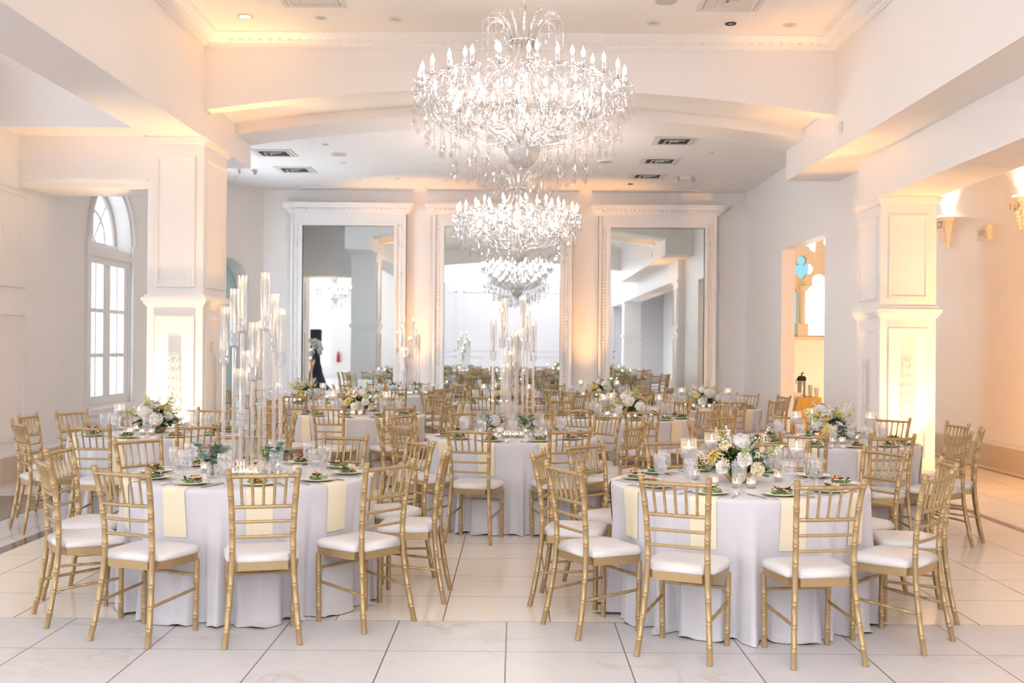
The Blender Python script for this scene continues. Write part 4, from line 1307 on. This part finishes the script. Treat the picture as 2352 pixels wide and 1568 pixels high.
def order_words(items):
    """items: [(index, angle)] -> {index: phrase} by side of table and order from the left"""
    out = {}
    near = sorted([(cos(a), i) for i, a in items if sin(a) < -0.02])
    far = sorted([(cos(a), i) for i, a in items if sin(a) >= -0.02])
    for lst, nm in ((near, 'near side'), (far, 'far side')):
        for q, (_, i) in enumerate(lst):
            w = ['leftmost', 'second from left', 'third from left', 'fourth from left', 'fifth from left', 'sixth from left', 'seventh from left'][q] if q < len(lst) - 1 else 'rightmost'
            out[i] = '%s on %s' % (w, nm)
    return out

rndT = random.Random(77)
def dining_table(X, Y, angs_deg, desc, center, seed, cutlery=True, radii=None, skip_settings=()):
    """desc: how the table is told apart, e.g. 'of the nearest candelabra table'"""
    angs = [R(a) for a in angs_deg]
    sk = Skirt(seed, angs)
    cl = link('tablecloth', sk.mesh(), None, (X, Y, 0))
    tag(cl, 'white satin tablecloth to the floor on %s' % desc, 'tablecloth', 'white round tablecloths')
    words = order_words(list(enumerate(angs)))
    rn = random.Random(seed * 7 + 1)
    for i, a in enumerate(angs):
        w = words[i]
        rc = (radii or {}).get(i, 0.985) + rn.uniform(-0.004, 0.012)
        ja = a + R(rn.uniform(-1.2, 1.2))
        CH.place('gold chiavari chair, %s of %s' % (w, desc), 'chair', (X + rc * cos(ja), Y + rc * sin(ja), 0), ja + pi / 2 + R(rn.uniform(-4, 4)), 'gold chiavari chairs')
        nk = link('napkin', sk.napkin(a), None, (X, Y, 0))
        tag(nk, 'pale yellow napkin, %s of %s' % (w, desc), 'napkin', 'pale yellow napkins')
        pr = 0.605
        pz = TZ + 0.004
        pp = (X + pr * cos(a), Y + pr * sin(a), pz)
        pl = link('salad_plate', PLATE, None, pp)
        tag(pl, 'white salad plate, %s of %s' % (w, desc), 'plate', 'white salad plates')
        SALADS[rn.randrange(4)].place_single('mixed salad, %s of %s' % (w, desc), 'salad', (pp[0], pp[1], pz + 0.0082), rn.random() * 6.28, 'plated salads')
        ga = a + R(15.5 + rn.uniform(-1.5, 1.5))
        gr = 0.465 + rn.uniform(-0.012, 0.012)
        GOB.place('ribbed water goblet, %s of %s' % (w, desc), 'glass', (X + gr * cos(ga), Y + gr * sin(ga), TZ), rn.random() * 6.28, 'ribbed water goblets')
        if cutlery:
            for nm, me, off, rr in (('fork', FORK, -0.142, 0.61), ('knife', KNIFE, 0.135, 0.60)):
                px = X + rr * cos(a) + off * -sin(a)
                py = Y + rr * sin(a) + off * cos(a)
                o = link(nm, me, None, (px, py, TZ + 0.001), (0, 0, a + pi / 2 + R(rn.uniform(-12, 12))))
                tag(o, 'steel %s, %s of %s' % (nm, w, desc), nm, 'place setting forks' if nm == 'fork' else 'place setting knives')
    # centre
    if center == 'flowers':
        ARR[seed % 4].place('white and yellow flowers in gold bowl, centre of %s' % desc, 'flowers', (X, Y, TZ), seed * 1.7, 'flower centrepieces', 1.12)
        va = [R(196 + seed * 13 % 20), R(322 + seed * 7 % 25), R(85 + seed * 11 % 40)]
        vw = order_words(list(enumerate(va)))
        for i, a in enumerate(va):
            r = 0.345
            HUR.place('candle vase, %s of flowers on %s' % (vw[i].replace(' on ', ', '), desc), 'candle vase', (X + r * cos(a), Y + r * sin(a), TZ), 0, 'floating candle vases')
        vv = [R(255 + seed % 9), R(273 + seed % 9), R(228), R(152), R(15)]
        vw = order_words(list(enumerate(vv)))
        for i, a in enumerate(vv):
            r = (0.26, 0.265, 0.27, 0.27, 0.27)[i]
            VOT.place('lit votive, %s of flowers on %s' % (vw[i].replace(' on ', ', '), desc), 'votive', (X + r * cos(a), Y + r * sin(a), TZ), 0, 'glass votives')
    else:
        CANDEL.place('tall clear acrylic candelabra on %s' % desc, 'candelabra', (X, Y, TZ), R(seed * 3 % 7 - 3), 'acrylic candelabras')
        for kd, dx, dy, nm, cn in ((BUD1 if seed % 2 else BUD3, -0.185, -0.22, 'first' , 'left'), (BUD2, 0.18, -0.22, 'second', 'right')):
            what = {'left': 'yellow rose and eucalyptus in glass' if seed % 2 else 'white hydrangea in glass vase', 'right': 'eucalyptus and green blooms in glass'}[cn]
            kd.place('%s, %s of candelabra on %s' % (what, cn, desc), 'flowers', (X + dx, Y + dy, TZ), seed * 1.3, 'bud vases by the candelabras', 1.05)
        vv = [R(248), R(262), R(276), R(292), R(175), R(350), R(60), R(120)]
        vw = order_words(list(enumerate(vv)))
        for i, a in enumerate(vv):
            r = (0.19, 0.17, 0.17, 0.19, 0.30, 0.30, 0.24, 0.24)[i]
            VOT.place('lit votive, %s of candelabra on %s' % (vw[i].replace(' on ', ', '), desc), 'votive', (X + r * cos(a), Y + r * sin(a), TZ), 0, 'glass votives')

even = lambda a0, n=10: [a0 + 360.0 / n * k for k in range(n)]
dining_table(-1.65, 6.82, [-110, -73, -37, 0, 35, 70, 107, 143, 180, -147], 'nearest candelabra table', 'candelabra', 1)
dining_table(1.345, 6.56, [-115.5, -79, -44, -8, 28, 64, 101, 137, 170, -153], 'nearest flower table', 'flowers', 2)
dining_table(-0.02, 9.80, [-107, -68, -33, 5, 42, 78, 114, 150, -174, -141], 'candelabra table on the central aisle', 'candelabra', 4)
dining_table(-3.24, 9.88, [-135, -97, -58, -22, 14, 47, 83, 118, 150, 176], 'flower table before the left pillar', 'flowers', 3)
dining_table(2.74, 9.50, [-117, -84, -53, -22, 10, 47, 92, 130, 172, -152], 'flower table before the amber pillar', 'flowers', 5)
dining_table(-1.82, 12.75, even(-98), 'flower table behind the nearest candelabra', 'flowers', 6, False)
dining_table(1.31, 12.55, even(-89), 'flower table behind the nearest flowers', 'flowers', 7, False)
dining_table(-3.02, 15.45, even(-85), 'flower table facing left mirror', 'flowers', 9, False)
dining_table(-0.14, 15.60, even(-104), 'flower table below the rear chandelier', 'flowers', 10, False)
dining_table(2.56, 14.75, [-117, -84, -51, -18, 16, 50, 86, 122, 158, -154], 'flower table by the doorway', 'flowers', 11, False)
dining_table(-1.78, 18.0, even(-94), 'candelabra table by the mirrors', 'candelabra', 13, False)
dining_table(1.35, 17.8, even(-95), 'flower table facing right mirror', 'flowers', 15, False)

# ================================================================== CHANDELIERS
CHD = Kind('crystal_chandelier')
BULB_ME = MB().lathe([(0.006, 0.0), (0.010, 0.004), (0.0165, 0.022), (0.0155, 0.038), (0.009, 0.056), (0.0035, 0.070), (0.0008, 0.080)], 12).mesh('flame_bulb', 'bulb')
CTUBE_ME = MB().lathe([(0.001, 0.0), (0.0125, 0.0), (0.0125, 0.085), (0.008, 0.088), (0.001, 0.088)], 10).mesh('candle_tube', 'silver')
def bobeche(seed):
    rnd = random.Random(seed)
    mb = MB()
    mb.lathe([(0.008, -0.03), (0.016, -0.02), (0.03, -0.004), (0.062, 0.006), (0.072, 0.018), (0.06, 0.012), (0.03, 0.002), (0.01, 0.0)], 16, rib=0.06, ribrange=(3, 5))
    for k in range(10):
        t = 2 * pi * k / 10 + 0.1
        x, y = 0.068 * cos(t), 0.068 * sin(t)
        mb.gem((x, y, 0.002), 0.008, 0.016, 5, 0.5)
        mb.gem((x, y, -0.018), 0.007, 0.016, 5, 0.5)
        L_ = rnd.uniform(0.05, 0.075)
        mb.gem((x, y, -0.05), 0.0125, L_, 6, 0.35)
    return mb.mesh('bobeche', 'crystal')
BOB = [bobeche(s) for s in (1, 2, 3)]
def strand(n, drop, r=0.0085, pitch=0.024):
    mb = MB()
    for i in range(n):
        mb.gem((0, 0, -pitch * (i + 0.5)), r, pitch * 1.02, 6, 0.5)
    z = -pitch * n
    mb.gem((0, 0, z - drop * 0.55), drop * 0.30, drop, 6, 0.55)
    return mb
STR = [strand(2, 0.085).mesh('crystal_strand', 'crystal'), strand(4, 0.085).mesh('crystal_strand', 'crystal'), strand(6, 0.09).mesh('crystal_strand', 'crystal'), strand(8, 0.095).mesh('crystal_strand', 'crystal')]
def chandelier():
    k = CHD
    rnd = random.Random(4)
    # chain to the ceiling is added per instance
    k.part('central_column', MB().lathe([(0.001, 0.46), (0.02, 0.45), (0.035, 0.40), (0.022, 0.36), (0.03, 0.30), (0.05, 0.22), (0.028, 0.14), (0.03, 0.02), (0.055, -0.05), (0.03, -0.12), (0.028, -0.30), (0.06, -0.38), (0.10, -0.44), (0.13, -0.50), (0.125, -0.56), (0.09, -0.62), (0.04, -0.66), (0.02, -0.70), (0.001, -0.72)], 20).mesh('central_column', 'crystal'))
    k.part('bottom_bowl', MB().lathe([(0.06, -0.46), (0.145, -0.47), (0.150, -0.49), (0.14, -0.55), (0.10, -0.61), (0.05, -0.645), (0.001, -0.65)], 24).mesh('bottom_bowl', 'bowl_glass'))
    k.part('neck_ring', MB().tube([(0.105 * cos(q), 0.105 * sin(q), 0.40) for q in [2 * pi * i / 24 for i in range(25)]], 0.008, 6).mesh('neck_ring', 'silver'))
    # crown plumes and canopy ribs
    for i in range(12):
        a = 2 * pi * i / 12
        def P(r, z): return (r * cos(a), r * sin(a), z)
        pts = [P(0.10, 0.36), P(0.098, 0.42), P(0.125, 0.50), P(0.175, 0.57), P(0.24, 0.605), P(0.30, 0.595), P(0.335, 0.555)]
        mb = MB().tube(pts, [0.010, 0.012, 0.014, 0.014, 0.013, 0.011, 0.007], 7, flat=1.3)
        pl = k.part('crown_plume', mb.mesh('crown_plume', 'rib_glass'))
        for (r, z, n) in ((0.335, 0.545, 9), (0.26, 0.59, 6)):
            dm = MB()
            for j in range(n):
                dm.gem((r * cos(a), r * sin(a), z - 0.02 * (j + .5)), 0.0055, 0.019, 5, 0.5)
            dm.gem((r * cos(a), r * sin(a), z - 0.02 * n - 0.03), 0.012, 0.055, 6, 0.4)
            k.part('bead_string', dm.mesh('bead_string', 'crystal'), pl)
        pts = [P(0.104, 0.40), P(0.108, 0.34), P(0.135, 0.26), P(0.20, 0.185), P(0.285, 0.135), P(0.345, 0.075), P(0.365, 0.0), P(0.35, -0.08)]
        k.part('canopy_rib', MB().tube(pts, [0.008, 0.011, 0.013, 0.013, 0.011, 0.009, 0.008, 0.006], 7, flat=1.3).mesh('canopy_rib', 'rib_glass'))
    # arms with their candles
    for (n, r, z, off, dip) in ((24, 0.845, 0.0, 0.0, -0.40), (12, 0.60, 0.085, 0.13, -0.30), (12, 0.56, -0.24, 0.39, -0.46)):
        pts = []
        for t, rr, zz in ((0, 0.10, -0.47), (1, 0.22 * r / 0.845, dip - 0.02), (2, 0.45 * r / 0.845, dip), (3, 0.66 * r / 0.845, dip + (z - dip) * 0.22), (4, 0.80 * r / 0.845, dip + (z - dip) * 0.52), (5, r, z - 0.06), (6, r, z - 0.02)):
            pts.append((rr, 0, zz))
        # smooth the arm
        fine = []
        for i in range(len(pts) - 1):
            p0 = Vector(pts[max(i - 1, 0)]); p1 = Vector(pts[i]); p2 = Vector(pts[i + 1]); p3 = Vector(pts[min(i + 2, len(pts) - 1)])
            for s in range(3):
                t = s / 3
                fine.append(0.5 * ((2 * p1) + (p2 - p0) * t + (2 * p0 - 5 * p1 + 4 * p2 - p3) * t * t + (3 * p1 - p0 - 3 * p2 + p3) * t ** 3))
        fine.append(Vector(pts[-1]))
        arm_me = MB().tube(fine, 0.0085, 6).mesh('arm', 'crystal')
        for i in range(n):
            a = 2 * pi * i / n + off
            arm = k.part('arm', arm_me, -1, (0, 0, 0), (0, 0, a))
            k.part('bobeche', BOB[i % 3], arm, (r, 0, z), (0, 0, i * 0.7))
            c = k.part('candle_tube', CTUBE_ME, arm, (r, 0, z))
            k.part('flame_bulb', BULB_ME, arm, (r, 0, z + 0.088))
    # hanging strands: the outer ones as parts, the rest as one mass
    rest = MB()
    cnt = 0
    rings = ((0.905, -0.07, 44, 0.10, 0), (0.80, -0.22, 36, 0.10, 1), (0.68, -0.33, 30, 0.12, 1), (0.56, -0.40, 26, 0.14, 2), (0.44, -0.46, 22, 0.16, 2), (0.32, -0.52, 16, 0.18, 3), (0.20, -0.58, 12, 0.18, 3))
    for ri, (r, z, n, jit, base) in enumerate(rings):
        for i in range(n):
            a = 2 * pi * i / n + rnd.uniform(-.05, .05) + ri
            rr = r + rnd.uniform(-.03, .03); zz = z - rnd.uniform(0, jit)
            m_ = min(3, max(0, base + rnd.choice((0, 0, 1))))
            if cnt < 96 and ri < 3 and (i % 2 == 0 or ri > 0):
                k.part('crystal_strand', STR[m_], -1, (rr * cos(a), rr * sin(a), zz), (0, 0, rnd.random() * 3)); cnt += 1
            else:
                b = strand((2, 4, 6, 8)[m_], 0.09)
                rest.add([(x + rr * cos(a), y + rr * sin(a), zz + q) for x, y, q in b.v], b.f)
    # swags of beads between the candles, and crystals scattered among the arms
    for (n, r, z, sag) in ((24, 0.845, -0.02, 0.10), (24, 0.845, -0.05, 0.19), (12, 0.60, 0.06, 0.12), (12, 0.56, -0.26, 0.10), (12, 0.36, 0.03, 0.16)):
        for i in range(n):
            a0, a1 = 2 * pi * i / n, 2 * pi * (i + 1) / n
            for j in range(9):
                t = (j + 0.5) / 9
                a = a0 + (a1 - a0) * t
                rest.gem((r * cos(a), r * sin(a), z - sag * 4 * t * (1 - t)), 0.0075, 0.020, 5, 0.5)
            a = (a0 + a1) / 2
            rest.gem((r * cos(a), r * sin(a), z - sag - 0.035), 0.012, 0.06, 6, 0.45)
    for i in range(12):      # bead chains from the canopy down to the outer ring
        a = 2 * pi * (i + .5) / 12
        for j in range(20):
            t = j / 19
            r = 0.30 + 0.52 * t
            rest.gem((r * cos(a), r * sin(a), 0.10 - 0.10 * t - 0.20 * 4 * t * (1 - t) * 0.5), 0.007, 0.022, 5, 0.5)
    for i in range(1000):
        t = rnd.random()
        r = 0.25 + 0.65 * sqrt(rnd.random()); a = rnd.random() * 6.28
        zt = 0.0; zb = -0.15 - 0.45 * (1 - r / 0.95)
        z = zt + (zb - zt) * rnd.random()
        rest.gem((r * cos(a), r * sin(a), z), rnd.uniform(0.008, 0.016), rnd.uniform(0.02, 0.06), 6, 0.45)
    k.part('crystal_drops', rest.mesh('crystal_drops', 'crystal'), kind='stuff')
chandelier()
def chain_mesh(z0, z1):
    mb = MB()
    n = max(1, int((z1 - z0) / 0.055))
    for i in range(n):
        z = z0 + (z1 - z0) * (i + 0.5) / n
        pts = []
        for q in range(13):
            t = 2 * pi * q / 12
            s, h = 0.013 * cos(t), 0.034 * sin(t)
            pts.append((s, 0, z + h) if i % 2 == 0 else (0, s, z + h))
        mb.tube(pts, 0.0035, 5, caps=False)
    mb.lathe([(0.07, z1 - 0.005), (0.06, z1 - 0.03), (0.02, z1 - 0.05), (0.001, z1 - 0.05)], 16)
    return mb.mesh('chain', 'silver')
def hang(u, v, Y, zc, label):
    p = at(u, v, Y)
    o = CHD.place(label, 'chandelier', p, 0.05, 'crystal chandeliers', None)
    link('chain', chain_mesh(0.44, zc - p.z), o)
    for dz, w in ():
        ld = bpy.data.lights.new('chandelier_lamp', 'POINT'); ld.energy = w; ld.color = (1, 0.80, 0.60); ld.shadow_soft_size = 0.45
        l = bpy.data.objects.new('chandelier_lamp', ld); COL.objects.link(l); l.parent = o; l.location = (0, 0, dz)
    return o
hang(1200, 206, 9.0, ZF, 'large crystal chandelier hanging in the front bay, nearest the camera')
hang(1189, 497, 15.4, ZB, 'crystal chandelier hanging beyond the arch, nearer the mirrors')
o = CHD.place('crystal chandelier in the side hall, seen only in the left mirror', 'chandelier', (-8.3, -8.2, 4.1), 0.4, 'crystal chandeliers')
link('chain', chain_mesh(0.44, 5.4 - 4.1), o)

# ================================================================== COFFEE STATION
cs = MB()
cx0, cx1, cy0, cy1 = 4.60, 5.06, 18.0, 19.5
cs.box(cx0, cx1, cy0, cy1, 0.0, 0.762)
n_ = 40
tb = thing('coffee_table', 'small table draped in amber sequin cloth inside the doorway', 'table', ((cx0 + cx1) / 2, (cy0 + cy1) / 2, 0))
mb = MB()
w, d = (cx1 - cx0) / 2, (cy1 - cy0) / 2
per = []
for k in range(12): per.append((-w + 2 * w * k / 12, -d))
for k in range(20): per.append((w, -d + 2 * d * k / 20))
for k in range(12): per.append((w - 2 * w * k / 12, d))
for k in range(20): per.append((-w, d - 2 * d * k / 20))
vs, fs = [], []
np_ = len(per)
for z, s in ((0.762, 0.99), (0.752, 1.0), (0.4, 1.0), (0.005, 1.0)):
    for i, (x, y) in enumerate(per):
        q = 1 + (0.03 * (1 - z) * sin(i * 1.9) if z < 0.7 else 0)
        vs.append((x * s * q, y * s * q, z))
for r in range(3):
    for i in range(np_):
        i2 = (i + 1) % np_
        fs.append((r * np_ + i, (r + 1) * np_ + i, (r + 1) * np_ + i2, r * np_ + i2))
fs.append(tuple(range(np_)))
mb.add(vs, fs, False)
mb.build('table_cover', 'orange_cloth', tb)
ur = thing('coffee_airpot', 'steel pump coffee airpot with black lid on the amber table', 'coffee urn', (4.84, 18.42, 0.763))
MB().lathe([(0.001, 0), (0.072, 0), (0.072, 0.02), (0.070, 0.03), (0.070, 0.26), (0.072, 0.265)], 24).build('body', 'steel', ur)
MB().lathe([(0.074, 0.262), (0.076, 0.30), (0.062, 0.335), (0.04, 0.345), (0.001, 0.345)], 24).build('lid', 'dark', ur)
MB().tube([(0, 0, 0.34), (0, 0, 0.385), (0.03, -0.02, 0.395)], [0.014, 0.014, 0.012], 8).build('pump', 'dark', ur)
MB().tube([(-0.072, -0.0, 0.30), (-0.10, -0.02, 0.26), (-0.095, -0.02, 0.2)], 0.008, 6).build('handle', 'dark', ur)
for x, y, n2, lab in ((4.955, 18.3, 9, 'taller stack of white paper cups beside the airpot'), (5.03, 18.2, 6, 'shorter stack of white paper cups beside the airpot')):
    o = thing('cup_stack', lab, 'cups', (x, y, 0.763))
    mb = MB()
    for k in range(n2):
        z = 0.013 * k
        mb.lathe([(0.026, z), (0.036, z + 0.09), (0.037, z + 0.092), (0.034, z + 0.09)], 16)
    mb.build('paper_cup', 'china', o)
bx = thing('cup_tray', 'white tray of condiments beside the airpot', 'tray', (4.69, 18.12, 0.763))
MB().box(-0.08, 0.08, -0.06, 0.06, 0.0, 0.02).build('tray', 'china', bx)
MB().box(-0.075, 0.06, -0.05, 0.05, 0.05, 0.075).box(-0.06, 0.05, -0.04, 0.04, 0.02, 0.05).build('box', 'china', bx)

# white card box on the table facing the left mirror
o = thing('card_box', 'clear and white gift card box beside the flowers facing left mirror', 'box', (-2.81, 15.155, TZ))
MB().box(-0.07, 0.07, -0.07, 0.07, 0.0, 0.02).build('base', 'china', o)
MB().box(-0.065, 0.065, -0.065, 0.065, 0.02, 0.20).build('clear_case', 'clear', o)

# ================================================================== THINGS SEEN ONLY IN THE MIRRORS
big = thing('pedestal_arrangement', 'tall ball of white flowers on gold stand, seen in left mirror', 'flowers', (-6.15, 8.7, 0))
MB().lathe([(0.001, 0), (0.13, 0), (0.13, 0.03), (0.04, 0.07), (0.03, 0.3), (0.05, 0.36), (0.03, 0.42), (0.03, 0.8), (0.06, 0.9), (0.10, 1.12), (0.001, 1.12)], 20).build('pedestal', 'brass', big)
rb = random.Random(9)
lfm = MB()
for i in range(60):
    z = rb.uniform(-0.6, 1); a = rb.random() * 6.28; s_ = sqrt(1 - z * z)
    d = Vector((s_ * cos(a), s_ * sin(a), z))
    p = Vector((0, 0, 1.40)) + d * 0.28
    leaf_long(lfm, p * 1.0, d, 0.1, 0.05)
    if i < 44:
        link(('rose', 'hydrangea', 'rose', 'chrysanthemum')[i % 4], (ROSE_W, HYD, ROSE_Y, MUM_W)[i % 4], big, p, d.to_track_quat('Z', 'Y').to_euler(), rb.uniform(1.3, 1.9))
lfm.build('foliage', 'leaf', big)
sp_ = thing('speaker_stand', 'black loudspeaker on stand wrapped in navy scrim, seen in left mirror', 'speaker', (-6.9, 3.9, 0))
MB().box(-0.18, 0.18, -0.16, 0.16, 1.45, 2.10).build('loudspeaker', 'black', sp_)
MB().lathe([(0.10, 1.45), (0.14, 1.1), (0.22, 0.6), (0.36, 0.2), (0.55, 0.0)], 24, rib=0.06, ribrange=(1, 4)).build('scrim', 'black', sp_)
fe = thing('fire_extinguisher', 'red fire extinguisher on the hall wall, seen in left mirror', 'fire extinguisher', (-8.5, -10.6, 0.75))
MB().lathe([(0.001, 0), (0.08, 0), (0.08, 0.36), (0.05, 0.42), (0.02, 0.44)], 16).build('cylinder', 'red', fe)
MB().box(-0.03, 0.03, -0.03, 0.03, 0.44, 0.5).build('valve', 'dark', fe)
ex = thing('exit_sign', 'red lettered exit sign above the hall door, seen in left mirror', 'exit sign', (-7.5, -10.64, 2.45))
MB().box(-0.2, 0.2, -0.04, 0.0, 0.0, 0.24).build('housing', 'plastic', ex)
def block_text(mb, text, x0, z0, h, y):
    """plain block capitals E X I T, read from the +y side"""
    s = h / 5
    G = {'E': ('111', '100', '110', '100', '111'), 'X': ('101', '101', '010', '101', '101'), 'I': ('111', '010', '010', '010', '111'), 'T': ('111', '010', '010', '010', '010')}
    x = x0
    for ch in text:
        for r, row in enumerate(G[ch]):
            for c, b in enumerate(row):
                if b == '1':
                    mb.box(x - (c + 1) * s, x - c * s, y, y + 0.01, z0 + (4 - r) * s, z0 + (5 - r) * s)
        x -= 4 * s
    return mb
block_text(MB(), 'EXIT', 0.17, 0.06, 0.11, 0.0).build('lettering', 'exit_red', ex)

# person in black standing in the right aisle, seen in the right mirror
def skinned(name, verts, edges, radii, m, parent):
    me = bpy.data.meshes.new(name)
    me.from_pydata(verts, edges, [])
    o = link(name, me, parent)
    me.materials.append(M[m])
    md = o.modifiers.new('Skin', 'SKIN')
    for i, r in enumerate(radii):
        me.skin_vertices[0].data[i].radius = r if isinstance(r, tuple) else (r, r)
    me.skin_vertices[0].data[0].use_root = True
    md.use_smooth_shade = True
    o.modifiers.new('Subd', 'SUBSURF').levels = 1
    o.modifiers['Subd'].render_levels = 2
    return o
pe = thing('person', 'person in black shirt and trousers standing in aisle, hands clasped', 'person', (5.92, -8.6, 0), R(0))
bv = [(0, 0, 0.95), (0, 0, 1.15), (0, 0.01, 1.35), (0, 0, 1.48), (0, 0.01, 1.55), (0, 0.02, 1.64), (0, 0.015, 1.74),
      (0.17, 0, 1.42), (0.23, 0.0, 1.16), (0.10, 0.20, 1.06), (0.05, 0.23, 1.05),
      (-0.17, 0, 1.42), (-0.23, 0.0, 1.16), (-0.10, 0.20, 1.06), (-0.05, 0.23, 1.05),
      (0.09, 0, 0.88), (0.10, 0.01, 0.50), (0.10, -0.01, 0.09), (0.10, 0.13, 0.04),
      (-0.09, 0, 0.88), (-0.10, 0.01, 0.50), (-0.10, -0.01, 0.09), (-0.10, 0.13, 0.04)]
be = [(0, 1), (1, 2), (2, 3), (3, 4), (4, 5), (5, 6), (2, 7), (7, 8), (8, 9), (9, 10), (2, 11), (11, 12), (12, 13), (13, 14), (0, 15), (15, 16), (16, 17), (17, 18), (0, 19), (19, 20), (20, 21), (21, 22)]
br = [(.14, .10), (.13, .095), (.15, .10), .055, .06, (.078, .095), .065, .055, .042, .030, .035, .055, .042, .030, .035, .085, .058, .045, .035, .085, .058, .045, .035]
skinned('body', bv, be, br, 'skin', pe)
skinned('shirt', [bv[i] for i in (0, 1, 2, 7, 8, 9, 11, 12, 13)] + [(0, 0, 1.46)], [(0, 1), (1, 2), (2, 3), (3, 4), (4, 5), (2, 6), (6, 7), (7, 8), (2, 9)], [(.16, .12), (.15, .115), (.17, .12), .07, .055, .042, .07, .055, .042, .06], 'black', pe)
skinned('trousers', [bv[i] for i in (0, 15, 16, 17, 19, 20, 21)], [(0, 1), (1, 2), (2, 3), (0, 4), (4, 5), (5, 6)], [(.155, .115), .10, .075, .06, .10, .075, .06], 'black', pe)
MB().ball((0, 0.0, 1.715), 0.105, 12, 8, sx=0.86, sz=0.95).build('hair', 'hair', pe)
